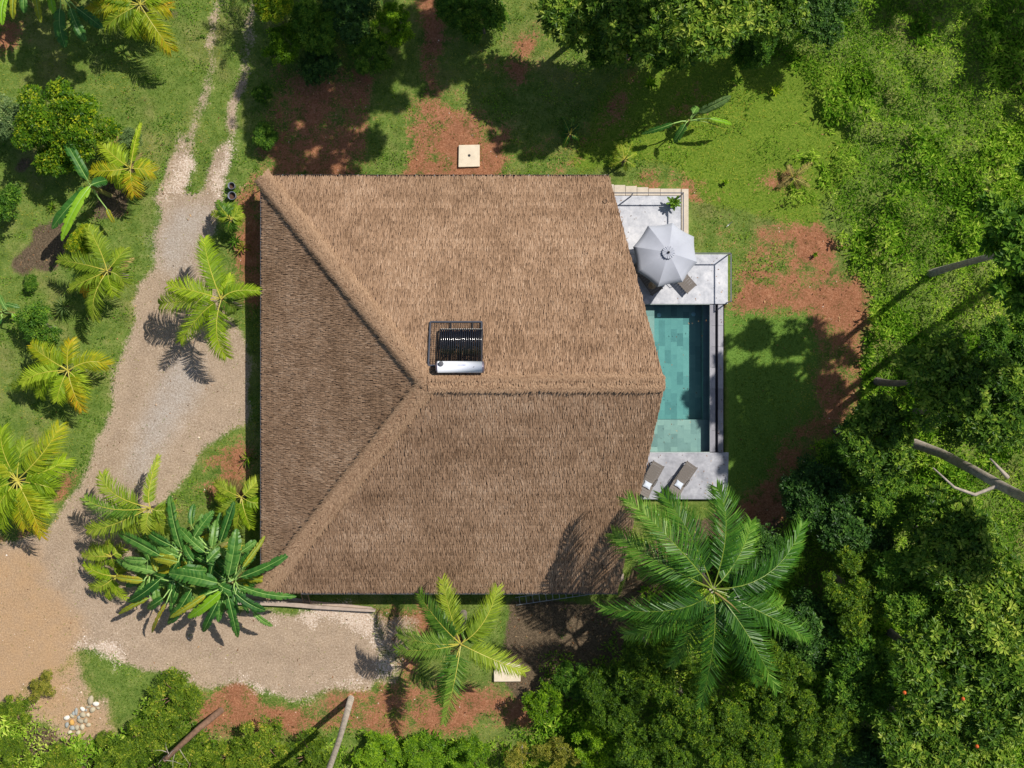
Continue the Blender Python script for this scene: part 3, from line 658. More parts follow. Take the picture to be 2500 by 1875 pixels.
# ------------------------------------------------------------------ railings
def railing(label, pts, post_at, z0=ZT, h=1.0, glass=False):
    w = [P(x, y, z0) for x, y in pts]; e = empty("railing", w[0], label, "railing", "steel terrace railings")
    for a, b in zip(w[:-1], w[1:]):
        up = Vector((0, 0, h)); d = (b - a).normalized()
        m = MB(); m.bar(a + up - d * .025, b + up + d * .025, 0.05, 0.05); m.build("top_rail", M['steel'], e)
        if glass:
            m = MB(); m.bar(a + Vector((0, 0, h * .52)) + d * .06, b + Vector((0, 0, h * .52)) - d * .06, 0.012, h * .8); m.build("glass_pane", M['glass'], e)
    for x, y in post_at:
        p = P(x, y, z0); m = MB(); m.bar(p, p + Vector((0, 0, h - .025)), 0.05, 0.05); m.build("post", M['steel'], e)
    return e
railing("grey steel railing along the beige edge of the upper terrace", [(1470, 479.5), (1660.5, 479.5), (1660.5, 600)], [(1470, 479.5), (1540, 479.5), (1660.5, 479.5), (1660.5, 600)])
railing("grey steel railing round the outer corner of the terrace by the pool", [(1666, 624), (1775, 624), (1775, 739)], [(1670, 624), (1775, 624), (1775, 739)])

# ------------------------------------------------------------------ parasol
um = empty("parasol", P(1627, 622, ZT), "light grey octagonal parasol on the upper terrace", "parasol")
ap = P(1631.7, 616.6, 2.92); zr = 2.42
rim_px = [(1702.5, 640), (1666, 688.5), (1606, 700.8), (1556.8, 663.2), (1545.9, 602.4), (1582, 551.1), (1641.4, 543.9), (1694.2, 577.9)]
rim = [P(x, y, zr + (0.0)) for x, y in rim_px]
for i in range(8):
    a, b = rim[i], rim[(i + 1) % 8]; m = MB(); vs = []; fs = []
    nrow, ncol = 6, 6
    for r_ in range(nrow + 1):
        t = 0.16 + (1 - 0.16) * r_ / nrow
        for c_ in range(ncol + 1):
            s = c_ / ncol; q = a.lerp(b, s); p = ap.lerp(q, t); sag = 0.07 * math.sin(math.pi * s) * t * t
            curve = 0.10 * math.sin(math.pi * t)
            inw = (ap - q); inw.z = 0
            p = p + Vector((0, 0, curve - sag)) + inw.normalized() * (0.05 * math.sin(math.pi * s) * t ** 3); vs.append(p)
    for r_ in range(nrow):
        for c_ in range(ncol): o = r_ * (ncol + 1) + c_; fs.append((o, o + 1, o + ncol + 2, o + ncol + 1))
    va_ = [vs[-(ncol + 1) + c_] for c_ in range(ncol + 1)]; o = len(vs)
    vs += [p - Vector((0, 0, 0.07)) for p in va_]
    for c_ in range(ncol): fs.append((o - (ncol + 1) + c_, o - (ncol + 1) + c_ + 1, o + c_ + 1, o + c_))
    m.add(vs, fs); m.build("canopy_panel", M['cover'], um, smooth=True)
    m = MB(); m.bar(ap - Vector((0, 0, .12)), a - Vector((0, 0, .03)), 0.025, 0.02); m.build("rib", M['steel'], um)
m = MB(); vs = [ap + Vector((0, 0, .09))]; fs = []
NV = 32
for i in range(NV):
    k = i / NV * 8; q = rim[int(k)].lerp(rim[(int(k) + 1) % 8], k - int(k)); d = (q - ap); d.z = 0; d.normalize()
    rr = 0.30; vs.append(ap + d * (rr + .015 * (i % 2)) + Vector((0, 0, .055 + (0.03 if i % 2 else 0.0) - (.02 if i % 4 == 0 else 0))))
for i in range(NV): fs.append((0, 1 + i, 1 + (i + 1) % NV))
m.add(vs, fs); m.build("vent_cap", M['cover'], um)
m = MB(); m.lathe(ap + Vector((0, 0, .07)), [(0.0, .12), (.04, .115), (.06, .08), (.06, .03), (.045, 0)], 14); m.build("finial", M['black'], um, smooth=True)
m = MB(); base_c = um.location; m.tube([base_c + Vector((0, 0, .05)), ap], 0.025, 10); m.build("pole", M['steel'], um, smooth=True)
m = MB(); m.lathe(base_c, [(0.0, .09), (.10, .08), (.32, .05), (.34, 0)], 20); m.build("base", M['black'], um, smooth=True)

# ------------------------------------------------------------------ sun loungers
def lounger(label, foot_px, head_px, pillow=True, back=34, zt=ZT, group="wicker sun loungers round the pool"):
    f = P(*foot_px, zt + .32); hd = P(*head_px, zt + .32); f.z = hd.z = zt
    d = (hd - f).normalized(); s = Vector((-d.y, d.x, 0)); L = 1.95; W = 0.66
    e = empty("sun_lounger", f, label, "sun lounger", group)
    zs = Vector((0, 0, .32)); split = 1.22; a = R(back)
    bd = d * math.cos(a) + Vector((0, 0, math.sin(a)))
    for sg in (-1, 1):
        o = s * sg * (W / 2 - .025)
        m = MB(); m.bar(f + zs + o, f + zs + o + d * split, 0.05, 0.06); m.bar(f + zs + o + d * split, f + zs + o + d * split + bd * .72, 0.05, 0.05); m.bar(f + zs + o + d * split, f + zs + o + d * (L - .1), .045, .05); m.build("side_rail", M['wicker_dark'], e)
        for k in (0.12, 1.25):
            m = MB(); m.bar(f + o + d * k, f + o + d * k + zs, 0.045, 0.045); m.build("leg", M['wicker_dark'], e)
        m = MB(); st_ = f + zs + o * 1.06
        m.tube([st_ + d * .75, st_ + d * .78 + Vector((0, 0, .2)), st_ + d * 1.1 + Vector((0, 0, .22)), st_ + d * 1.2], .016, 6); m.build("armrest", M['wicker_dark'], e, smooth=True)
    n = 9
    for i in range(n):
        c = f + zs + Vector((0, 0, .02)) + d * (0.02 + (i + .5) * (split - .02) / n); m = MB()
        m.box(c, ((split - .02) / n - .008, W, .03), Matrix((d, s, Vector((0, 0, 1)))).transposed()); m.build("slat", M['wicker'], e)
    nb = 5; up = s.cross(bd) * -1
    up = bd.cross(s); up = up if up.z > 0 else -up
    for i in range(nb):
        c = f + zs + Vector((0, 0, .02)) + d * split + bd * ((i + .5) * .72 / nb); m = MB()
        m.box(c, (.72 / nb - .008, W, .03), Matrix((bd, s, up)).transposed()); m.build("backrest_slat", M['wicker'], e)
    if pillow:
        cushion("pillow", "", f + zs + d * (split - .02) + bd * .12 + up * .09, bd, s, up, e, .19, .40)
    return e
def cushion(name, label, c, x, y, z, e, w, l):
    m = MB(); n = 8; vs = []; fs = []
    for sg in (1, -1):
        for i in range(n + 1):
            for j in range(n + 1):
                u, v = i / n * 2 - 1, j / n * 2 - 1; b = (1 - u ** 4) * (1 - v ** 4)
                k = 1 - 0.10 * (1 - abs(u)) * abs(v) ** 3 * 1.0; k2 = 1 - 0.10 * (1 - abs(v)) * abs(u) ** 3
                vs.append(c + x * (u * w * k2) + y * (v * l * .5 * k * 1.0) + z * (sg * .075 * b ** .7))
    q = (n + 1) ** 2
    for t in (0, 1):
        for i in range(n):
            for j in range(n): o = t * q + i * (n + 1) + j; f_ = (o, o + n + 1, o + n + 2, o + 1); fs.append(f_ if t == 0 else f_[::-1])
    m.add(vs, fs); o = m.build(name, M['pillow'], e, smooth=True)
    return o
lounger("wicker lounger with white pillow in full view, right of its twin, on the sun terrace", (1691, 1133), (1640, 1206), True, 30)
lounger("wicker lounger with white pillow half under the roof edge on the sun terrace", (1609, 1131), (1566, 1208), True, 30)
lounger("wicker lounger whose foot end sticks out right under the parasol", (1690, 707), (1626, 636), False, 20)
lg = lounger("shaded wicker lounger below the parasol carrying a straw hat", (1606, 714), (1553, 638), False, 20)
tb = empty("sun_hat", P(1592, 697, ZT + .36), "straw sun hat with dark ribbon lying on the shaded lounger", "hat")
m = MB(); m.lathe(tb.location, [(.20, .0), (.16, .012), (.095, .02)], 20); m.build("brim", M['straw'], tb, smooth=True)
m = MB(); m.lathe(tb.location, [(.095, .02), (.09, .09), (.06, .115), (0, .115)], 20); m.build("crown", M['straw'], tb, smooth=True)
m = MB(); m.lathe(tb.location, [(.098, .02), (.097, .05)], 20); m.build("ribbon", M['ribbon'], tb, smooth=True)

# ------------------------------------------------------------------ solar water heater on the roof
def zslope(y): return ZR - (ZR - ZE) * abs(y - YR) / abs(YN - YR)
TC = P(1123, 896, 9.35 + DZ); tl = 2.0; tr_ = 0.262
sh = empty("solar_water_heater", Vector((TC.x, TC.y, zslope(TC.y))), "white solar water heater tank with black vacuum tubes on the roof", "water heater")
m = MB(); m.tube([TC + Vector((x, 0, 0)) for x in (-tl / 2, tl / 2)], tr_, 28); m.build("tank", M['tank'], sh, smooth=False).data.polygons.foreach_set("use_smooth", [True] * 28 + [False] * 2)
for sg in (-1, 1):
    m = MB(); m.tube([TC + Vector((sg * (tl / 2 - .01), 0, 0)), TC + Vector((sg * (tl / 2 + .05), 0, 0)), TC + Vector((sg * (tl / 2 + .085), 0, 0))], [tr_ * 1.02, tr_ * .98, tr_ * .6], 24); m.build("tank_end_cap", M['tank_cap'], sh)
m = MB(); vc = P(1077, 888, 9.6 + DZ); m.lathe(vc, [(.10, -.06), (.115, 0), (.115, .06), (.10, .085), (.06, .09), (.055, .075), (0, .08)], 18); m.build("breather_cap", M['gutter'], sh, smooth=False)
T0y, T1y = TC.y + .12, P(0, 806, 8.0 + DZ).y; z0_, z1_ = TC.z - .12, zslope(T1y) + .38
for i in range(20):
    x = TC.x - tl / 2 + .10 + i * (tl - .2) / 19
    m = MB(); m.tube([(x, T0y, z0_), (x, T1y, z1_)], 0.038, 8); m.build("vacuum_tube", M['tube'], sh, smooth=True)
    m = MB(); m.tube([(x, T1y, z1_), (x, T1y + .05, z1_ - .04)], [.034, .03], 8); m.build("tube_end_cap", M['alu'], sh, smooth=True)
m = MB(); m.bar((TC.x - tl / 2, T1y + .03, z1_ - .07), (TC.x + tl / 2, T1y + .03, z1_ - .07), .06, .05); m.build("tube_rest", M['black'], sh)
for x in (TC.x - tl / 2 + .02, TC.x, TC.x + tl / 2 - .02):
    m = MB(); m.bar((x, T0y - .1, z0_ - .14), (x, T1y + .05, z1_ - .09), .035, .035); m.bar((x, T0y - .05, z0_ - .12), (x, T0y - .05, zslope(T0y) + .02), .035, .035); m.bar((x, T1y, z1_ - .09), (x, T1y, zslope(T1y)), .035, .035); m.build("support", M['gutter_dark'], sh)
m = MB()
for i in range(9):    # faint row of printed letters, too small to read in the photo
    x = TC.x - .25 + i * .058; a = R(66)
    p = TC + Vector((0, math.cos(a) * (tr_ + .003), math.sin(a) * (tr_ + .003))); t = Vector((0, -math.sin(a), math.cos(a))); p.x = x
    m.add([p, p + Vector((.034, 0, 0)), p + Vector((.034, 0, 0)) + t * .05, p + t * .05], [(0, 1, 2, 3)])
m.build("print", M['print'], sh)
m = MB(); mk_ = [(-.075, -.035), (-.01, .0), (.03, .03), (.04, .055), (.05, .03), (.02, -.005)]
a = R(93); vs = [TC + Vector((.60 + u, math.cos(a + v / tr_) * (tr_ + .004), math.sin(a + v / tr_) * (tr_ + .004))) for u, v in [(p[0], -p[1]) for p in mk_]]
m.add(vs, [(0, 1, 2), (2, 3, 4), (1, 2, 4, 5)]); m.build("mark", M['black'], sh)
m = MB(); m.tube([TC + Vector((-tl / 2 - .06, -.05, -.1)), TC + Vector((-tl / 2 - .35, -.25, -.25)), TC + Vector((-tl / 2 - .75, -.45, -.42)), TC + Vector((-tl / 2 - 1.3, -.5, -.95))], .02, 6); m.build("pipe", M['black'], sh, smooth=True)
# the steel grating it stands on
gr = empty("steel_grating", P(1112, 835, 8.2 + DZ), "dark steel grating frame lying on the thatch beneath the solar heater", "grating")
gx0, gx1 = P(1049, 0, 8.2 + DZ).x, P(1176, 0, 8.0 + DZ).x; gy0, gy1 = P(0, 892, 8.9 + DZ).y, P(0, 785, 7.9 + DZ).y
def gp(x, y, o=.13): return Vector((x, y, zslope(y) + o))
for a_, b_ in (((gx0, gy0), (gx0, gy1)), ((gx1, gy0), (gx1, gy1)), ((gx0, gy1), (gx1, gy1)), ((gx0, gy0), (gx1, gy0))):
    m = MB(); m.bar(gp(*a_), gp(*b_), .07, .06); m.build("frame_bar", M['steel'], gr)
for x in (gx0 + (gx1 - gx0) * .40, gx0 + (gx1 - gx0) * .82):
    m = MB(); m.bar(gp(x, gy0), gp(x, gy1), .05, .05); m.build("cross_bar", M['gutter_dark'], gr)
m = MB()
for x in np.arange(gx0 + .1, gx1, .11): m.bar(gp(x, gy0, .12), gp(x, gy1, .12), .012, .012)
for y in np.arange(gy0 + .1, gy1, .10): m.bar(gp(gx0, y, .125), gp(gx1, y, .125), .012, .012)
tag(m.build("wire_mesh", M['gutter_dark'], gr), kind="stuff")

# ------------------------------------------------------------------ small things round the house
def manhole(label, pts, hole, z=.16):
    c = P(*hole, 0); e = empty("concrete_cover", c, label, "cover")
    m = MB(); m.prism(px_poly(pts, z), -.05, z); m.build("slab", M['slab'], e, bevel=.02)
    return e, c
e, c = manhole("square cream concrete cover with a round hole, north of the villa", [(1119, 408), (1171, 406.5), (1171, 353), (1120, 354)], (1145.5, 380))
m = MB(); m.lathe(P(1145.5, 379.5, .165), [(0, .004), (.062, .004), (.07, 0)], 18); m.build("hole", M['black'], e)
m = MB(); m.bar(P(1172, 355, .03), P(1182, 415, .02), .012); m.build("wire", M['wood'], e)
e, c = manhole("pale concrete cover half hidden by a coconut frond", [(1206, 1664.5), (1271, 1664), (1271, 1625), (1206, 1612)], (1240, 1645), .2)

def bucket(label, px, py, r, group="grey buckets by the driveway"):
    e = empty("bucket", P(px, py, 0), label, "bucket", group); h = .42; c = e.location
    m = MB(); m.lathe(c, [(r * .78, 0), (r * .9, h * .6), (r, h), (r * 1.08, h), (r * 1.06, h + .02), (r * .94, h + .015), (r * .86, h * .55)], 24); m.build("shell", M['plastic_grey'], e, smooth=True)
    m = MB(); m.lathe(c, [(0, h * .56), (r * .6, h * .57), (r * .88, h * .55)], 24); m.build("soil", M['soil'], e, smooth=True)
bucket("grey bucket of soil nearer the top, standing against a larger one", 570, 457, .175)
bucket("larger grey bucket of soil beside the small palm by the driveway", 571, 481, .205)

def ladder(label, a, b, w, n, mat, r=.02, name="ladder"):
    a = Vector(a); b = Vector(b); d = (b - a).normalized(); s = d.cross(Vector((0, 0, 1))).normalized()
    e = empty(name, a, label, "ladder")
    for sg in (-1, 1):
        m = MB(); m.bar(a + s * sg * w / 2, b + s * sg * w / 2, r * 1.3, r * 2.4); m.build("side_rail", M[mat], e)
    for i in range(n):
        p = a.lerp(b, (i + .6) / n); m = MB(); m.bar(p - s * w / 2, p + s * w / 2, r * 1.3, r * 1.3); m.build("rung", M[mat], e)
ladder("long aluminium ladder lying below the villa's bottom eave", P(1259, 1468, .12), P(1468, 1437.5, .14), .40, 13, 'alu', .018)
ladder("short wooden ladder leaning on the eave by the banana clump", P(750, 1473, .1), P(742, 1446, 1.75), .36, 6, 'wood', .026)
lw = empty("low_wall", P(770, 1480, 0), "low concrete edging wall along the gravel below the bottom eave", "wall")
m = MB(); m.prism(px_poly([(560, 1475), (700, 1481), (770, 1487), (915, 1495), (916, 1489), (770, 1478), (690, 1468), (560, 1464)], .3), -.1, .3); m.build("kerb", M['concrete'], lw, bevel=.02)
m = MB(); m.prism(px_poly([(560, 1464), (690, 1467.5), (770, 1477), (915, 1488), (905, 1482), (770, 1468), (690, 1455), (560, 1448)], .08), -.1, .08); m.build("footing", M['concrete'], lw)
hk = empty("gutter_hook", P(640, 462, 0), "bent iron hook sticking out from the eave above red earth", "hook")
m = MB(); m.tube([P(642, 460, 1.75), P(626, 470, 1.5), P(622, 471, 1.47), P(617, 469, 1.46), P(617, 466, 1.46), P(621, 466, 1.47)], .022, 6); m.build("rod", M['bark_brown'], hk, smooth=True)
pv = empty("white_pipe", P(1776, 552, 0), "short pale pipe lying in the grass beyond the terrace", "pipe")
m = MB(); m.tube([P(1773, 554, .06), P(1788, 541, .1)], .022, 8); m.build("pipe", M['alu'], pv, smooth=True)

# river stones, bottom left
ST = [(1400, 410, 108, 165, 0.1, 'stone'), (1582, 532, 112, 88, 0.2, 'stone_white'), (1465, 730, 100, 108, 0.4, 'stone'), (1655, 672, 70, 55, 0.3, 'stone'), (1325, 630, 95, 48, -.2, 'stone'), (1128, 705, 105, 68, .6, 'stone_white'),
      (912, 790, 64, 132, 0.0, 'stone_grey'), (820, 860, 60, 92, .5, 'stone_grey'), (595, 1000, 105, 88, -.3, 'stone_white'), (770, 930, 92, 70, .5, 'stone'), (765, 1160, 95, 100, .2, 'stone_ochre'), (1140, 900, 112, 100, .1, 'stone'),
      (1310, 900, 68, 70, 0, 'stone'), (1055, 1105, 118, 88, .4, 'stone'), (1235, 1100, 72, 100, 0, 'stone'), (600, 1240, 70, 100, 0, 'stone_grey'), (785, 1345, 98, 90, 0, 'stone_grey'), (1120, 1310, 88, 108, .2, 'stone'),
      (1330, 1240, 90, 80, 0, 'stone'), (940, 1330, 90, 95, .3, 'stone'), (700, 1490, 85, 75, 0, 'stone'), (985, 1500, 90, 90, 0, 'stone'), (1245, 745, 40, 45, 0, 'stone_grey'), (1000, 990, 60, 70, 0, 'stone_grey')]
SL = ["long tan river stone at the top of the stone pile", "round white river stone beside the long tan one at the top of the pile", None]
for i, (zx, zy, rx, ry, ro, mt) in enumerate(ST):
    px, py = 120 + zx / 13.83, 1680 + zy / 13.83; ax, ay = rx / 13.83 / 47, ry / 13.83 / 47
    lab = {0: SL[0], 1: SL[1], 10: "ochre yellow river stone in the stone pile", 8: "angular white river stone at the left edge of the pile", 6: "upright slim grey river stone in the stone pile"}.get(i) or {2: "round tan river stone below the white one at the top of the heap", 3: "small oval stone at the right tip of the heap", 4: "flat tan stone under the long tan one", 5: "pale oval stone in the upper middle of the heap", 7: "slim grey stone tucked behind the upright grey one", 9: "tilted tan stone beside the angular white one", 11: "big tan stone in the centre of the heap", 12: "small tan stone right of the heap's centre", 13: "tan egg shaped stone below the heap's centre", 14: "upright brown tan stone at the shaded right side of the heap", 15: "grey stone at the lower left of the heap left of the ochre one", 16: "round grey stone just below the ochre one", 17: "tall tan stone at the lower right of the heap", 18: "tan stone half under leaves at the heap's right", 19: "tan stone between the round grey one and the tall tan one", 20: "lowest left stone of the heap", 21: "lowest middle stone of the heap", 22: "smallest grey pebble stone in the heap", 23: "small grey stone under the heap's big centre stone"}[i]
    c = P(px, py, 0.05); m = MB(); vs = []; fs = []; nu, nv = 10, 6; g = random.Random(i)
    ph = [g.uniform(0, 6.28) for _ in range(3)]
    for b in range(nv + 1):
        la = -math.pi / 2 + math.pi * b / nv
        for a in range(nu):
            lo = 2 * math.pi * a / nu; k = 1 + .08 * math.sin(2 * lo + ph[0]) + .06 * math.sin(3 * lo + ph[1])
            x, y, z = math.cos(la) * math.cos(lo) * ax * k, math.cos(la) * math.sin(lo) * ay * k, math.sin(la) * min(ax, ay) * .7
            vs.append(c + Vector((x * math.cos(ro) + y * math.sin(ro), -x * math.sin(ro) + y * math.cos(ro), z)))
    for b in range(nv):
        for a in range(nu): fs.append((b * nu + a, b * nu + (a + 1) % nu, (b + 1) * nu + (a + 1) % nu, (b + 1) * nu + a))
    m.add(vs, fs); o = m.build("river_stone", M[mt], None, smooth=True); me = o.data
    me.transform(Matrix.Translation(-c)); o.location = c; tag(o, lab, "stone", "river stones in a heap")

# ------------------------------------------------------------------ palms
def frond(parent, b, t, mat, via=None, arch=0.35, W=0.8, n=46, roll=0.0, droop=0.35, lw=0.045, rach='rachis', rr=.03, ang=(25, 62), start=.12, vee=.12, name="frond"):
    """one feather leaf from b to t (world points), leaflets on both sides"""
    b = Vector(b); t = Vector(t); L = (t - b).length
    c = (2 * Vector(via) - (b + t) * .5) if via is not None else (b + t) * .5
    c = c + Vector((0, 0, arch * L))
    bz = lambda s: b * (1 - s) ** 2 + c * 2 * s * (1 - s) + t * s * s
    dz = lambda s: ((c - b) * (1 - s) + (t - c) * s).normalized()
    m = MB(); K = 9
    m.tube([bz(i / K) for i in range(K + 1)], [rr * (1 - .8 * i / K) for i in range(K + 1)], 5, m=1, r=.5)
    base_r = rnd.uniform(.25, .7)
    for sg in (-1, 1):
        for i in range(n):
            s = start + (1 - start) * (i + rnd.random() * .6) / n; s = min(s, 1.0)
            p = bz(s); T = dz(s); side = T.cross(Vector((0, 0, 1)))
            if side.length < .05: side = Vector((1, 0, 0))
            side.normalize(); U = side.cross(T)
            if roll: q = Matrix.Rotation(roll, 3, T); side = q @ side; U = q @ U
            a = R(ang[0] + (ang[1] - ang[0]) * s + rnd.uniform(-9, 9))
            prof = (math.sin(math.pi * (.14 + .74 * s))) ** .7
            ln = W * prof * rnd.uniform(.85, 1.1)
            d = side * (sg * math.cos(a)) + T * math.sin(a)
            p1 = p + d * ln * .5 + U * ln * vee * .5
            dj = droop * rnd.uniform(.3, 1.7); p2 = p + d * ln * .96 + U * ln * vee * .4 - Vector((0, 0, dj * ln))
            wv = T * (lw * .5) if abs(d.dot(T)) < .8 else side * (lw * .5)
            wv = (wv - d * wv.dot(d)) + U * lw * rnd.uniform(-.25, .35) * sg
            r_ = min(1, max(0, base_r + (s - .5) * .5 + rnd.gauss(0, .16)))
            m.add([p - wv * .7, p + wv * .7, p1 + wv, p1 - wv, p2], [(0, 1, 2, 3), (3, 2, 4)], r_)
    return m.build(name, [M[mat], M[rach]], parent)

def palm(label, ox, oy, k, ctr, zc, fr, mat, base=None, tr=.09, W=.62, n=58, name="coconut_palm", cat="palm", lw=.055, tipz=-.5, arch=.22, trunk='bark', group=None, mats=None, rach='rachis', **kw):
    """fronds given as (tip x, tip y[, via x, via y][, options]) in a zoomed crop with origin ox, oy and scale k"""
    q = lambda x, y, z: P(ox + x / k, oy + y / k, z)
    c = q(ctr[0], ctr[1], zc); b = P(base[0], base[1], 0) if base else Vector((c.x, c.y, 0))
    e = empty(name, b, label, cat, group); m = MB()
    hh = c.z
    m.tube([b - Vector((0, 0, .1)), b.lerp(c, .35) + Vector((.05, .03, 0)) * hh * .3, b.lerp(c, .7) + Vector((.03, 0, 0)), c], [tr * 1.4, tr, tr * .85, tr * .8], 9)
    m.build("trunk", M[trunk], e, smooth=True)
    for i, f in enumerate(fr):
        o = f[-1] if isinstance(f[-1], dict) else {}; f = [v for v in f if not isinstance(v, dict)]
        zt = zc + o.get('z', tipz + rnd.uniform(-.25, .25)); t = q(f[0], f[1], max(zt, .12))
        via = None
        if len(f) > 2: via = q(f[2], f[3], (zc + max(zt, .12)) / 2)
        mt = o.get('mat') or (mats[i % len(mats)] if mats else mat)
        L = (t - c).length
        st = c + (t - c).normalized() * .06
        frond(e, st, t, mt, via, o.get('arch', arch), o.get('W', W) * 1.28, o.get('n', max(22, int(n * min(1.3, L / 2)))), o.get('roll', rnd.uniform(-.25, .25)), o.get('droop', kw.get('droop', .3)), lw, rach, .028 if L > 1.5 else .018, start=kw.get('start', .14), ang=kw.get('ang', (18, 58)))
    if zc > 2.0 and name == 'coconut_palm':
        for q_ in range(2):
            a = rnd.random() * 6.28; frond(e, c - Vector((0, 0, .1)), c + Vector((math.cos(a) * 1.1, math.sin(a) * 1.1, -min(zc - .4, 1.5))), 'palm_dry', None, .2, .35, 26, lw=.04, rach='bark_brown')
    # spear in the middle
    m = MB(); sp = kw.get('spear', .5); m.tube([c, c + Vector((.05, .05, sp)), c + Vector((.08, .1, sp * 1.7))], [.05, .03, .006], 6); m.build("spear_leaf", M[rach], e, smooth=True)
    return e
Y = {'mat': 'palm_yellow'}; Md = {'mat': 'palm_mid'}
palm("bright lime coconut palm throwing its shadow on the gravel drive beside the eave", 380, 580, 4.147, (660, 620), 3.5,
     [(490, 10, 565, 300, {'roll': .5}), (130, 490, 400, 545), (1040, 540, 820, 545, {'W': .45}), (40, 680, 250, 655, {'mat': 'palm_mid', 'z': -1.1}), (250, 1050, 480, 780, {'roll': -.7}), (710, 1200, 635, 960, {'z': -.9}), (820, 720, {'mat': 'palm_green', 'z': -1.2}), (760, 380, {'W': .4})], 'palm_lime', base=(586, 748), W=.72)
palm("olive coconut palm with drooping fronds on the lawn left of the gravel drive", 0, 470, 3.456, (905, 660), 2.6,
     [(490, 570, 720, 610), (740, 300, 850, 470), (590, 800, 760, 740, {'roll': .5}), (800, 1070, 815, 880), (1050, 770, 1000, 700), (1050, 480, 1000, 560), (960, 860, {'mat': 'palm_lime'}), (620, 720, {'mat': 'palm_green', 'z': -.9}), (700, 850, {'mat': 'palm_yellow', 'z': -1.0})], 'palm_mid', W=.6)
palm("yellowing coconut palm on the lawn at the left bend of the drive", 0, 470, 3.456, (570, 1500), 2.2,
     [(260, 1290, Y), (590, 1250, Y), (900, 1450, 760, 1430, Y), (180, 1620, 350, 1530, {'mat': 'palm_lime'}), (330, 1720, 400, 1580), (720, 1730, 660, 1580), (690, 1830, {'mat': 'palm_yellow'}), (330, 1300, {'mat': 'palm_mid'}), (100, 1640, {'mat': 'palm_mid', 'z': -1.2}), (480, 1760)], 'palm_lime', W=.62)
palm("big yellow green coconut palm cut by the left picture edge", 0, 930, 4.147, (170, 1010), 3.2,
     [(600, 460, 470, 720, Y), (665, 800, 500, 900), (20, 480, 60, 700), (-150, 760), (545, 1095, 430, 1050), (490, 1330, 330, 1180), (420, 1570, 340, 1280, Y), (15, 1500, 90, 1250), (-200, 1150), (250, 620, {'mat': 'palm_mid'}), (250, 1490, 210, 1250, Y), (-80, 1380), (-60, 640, Y), (480, 1200, {'mat': 'palm_green'})], 'palm_lime', W=.72)
palm("olive green coconut palm rising behind the banana clump next to the drive", 100, 1080, 3.456, (920, 555), 3.0,
     [(990, 120, 930, 380, {'mat': 'palm_mid', 'roll': .8, 'W': .4}), (520, 270, 640, 430), (365, 470, 620, 555, {'mat': 'palm_green', 'roll': .7}), (390, 740, 620, 690), (1090, 560, 1000, 575), (880, 760, {'W': .5}), (1060, 760), (700, 810, {'z': -1.1}), (600, 640, {'mat': 'palm_green', 'z': -.9})], 'palm_mid', W=.66)
palm("small olive palm left of the banana clump with its tips over the gravel", 100, 1080, 3.456, (590, 960), 1.4, [(350, 950), (420, 870), (470, 1040), (560, 830), (690, 900), (640, 1060), (500, 900)], 'palm_mid', W=.42, tipz=-.6)
palm("small lime palm at the lower left foot of the banana clump", 100, 1080, 3.456, (630, 1130), 1.3, [(365, 1030, 500, 1095), (410, 1220, 520, 1210), (720, 1320, 640, 1230), (480, 1130), (560, 1310), (700, 1050)], 'palm_lime', W=.42, tipz=-.5, mats=['palm_lime', 'palm_mid'])
palm("slender lime palm between the banana clump and the villa's left eave", 500, 1030, 5.53, (490, 1020), 1.7, [(140, 820, 310, 920, {'mat': 'palm_mid'}), (730, 770, 620, 900), (810, 1060, 680, 1090), (430, 1440, 470, 1240), (620, 1430), (170, 1270, {'mat': 'palm_mid'}), (150, 1010), (330, 800, {'mat': 'palm_dry'}), (600, 1180)], 'palm_lime', W=.48, mats=['palm_lime', 'palm_mid'])
palm("golden coconut palm at the top edge left of the drive", 0, 0, 3.456, (1180, 40), 3.0,
     [(740, 90, 960, 60, Y), (1440, 415, 1330, 260, Y), (1420, 70, 1320, 40, Y), (890, 230, {'mat': 'palm_mid'}), (1110, 290, 1130, 180, {'mat': 'palm_lime'}), (820, -60, {'mat': 'palm_lime'}), (1180, 290, Y), (1250, -250), (1000, -230), (1450, -100), (1020, 180)], 'palm_lime', W=.66)
palm("lime coconut palm between the yellow green bush and the drive", 0, 0, 3.456, (1100, 1420), 2.2,
     [(800, 1150, 960, 1310), (1250, 1360, {'roll': .9, 'W': .3}), (770, 1430, 900, 1450, Y), (960, 1540, 1010, 1480), (1290, 1450, 1200, 1430, Y), (1130, 1640, Y), (1185, 1040, 1150, 1230, {'roll': 1.0, 'W': .25}), (1060, 1560), (950, 1230, {'mat': 'palm_mid'})], 'palm_lime', W=.6)
palm("small dark green palm between the buckets and the red earth", 480, 460, 3.967, (330, 300), 1.9,
     [(195, 130, 260, 210), (150, 240), (225, 360), (425, 310), (350, 410), (400, 170), (290, 150), (430, 240), (300, 420)], 'palm_green', W=.36, tipz=-.6, mats=['palm_green', 'palm_mid'], base=(575, 540))
palm("green coconut palm in front of the villa's bottom eave", 620, 1395, 3.456, (1745, 615), 5.0,
     [(1390, 190, 1560, 400), (1590, 70, 1660, 330, {'mat': 'palm_mid'}), (2055, 140, 1940, 410, {'mat': 'palm_mid'}), (1215, 520, 1450, 580, {'z': -1.0}), (1200, 660, 1470, 640), (1600, 1280, 1690, 930), (2285, 850, 2010, 715, {'mat': 'palm_mid'}), (1900, 420, {'z': -1.1}), (1560, 1120, {'z': -1.3, 'mat': 'palm_royal'})], 'palm_green', base=(1131, 1497), W=.66, n=64, tipz=-.9, tr=.14, arch=.3)
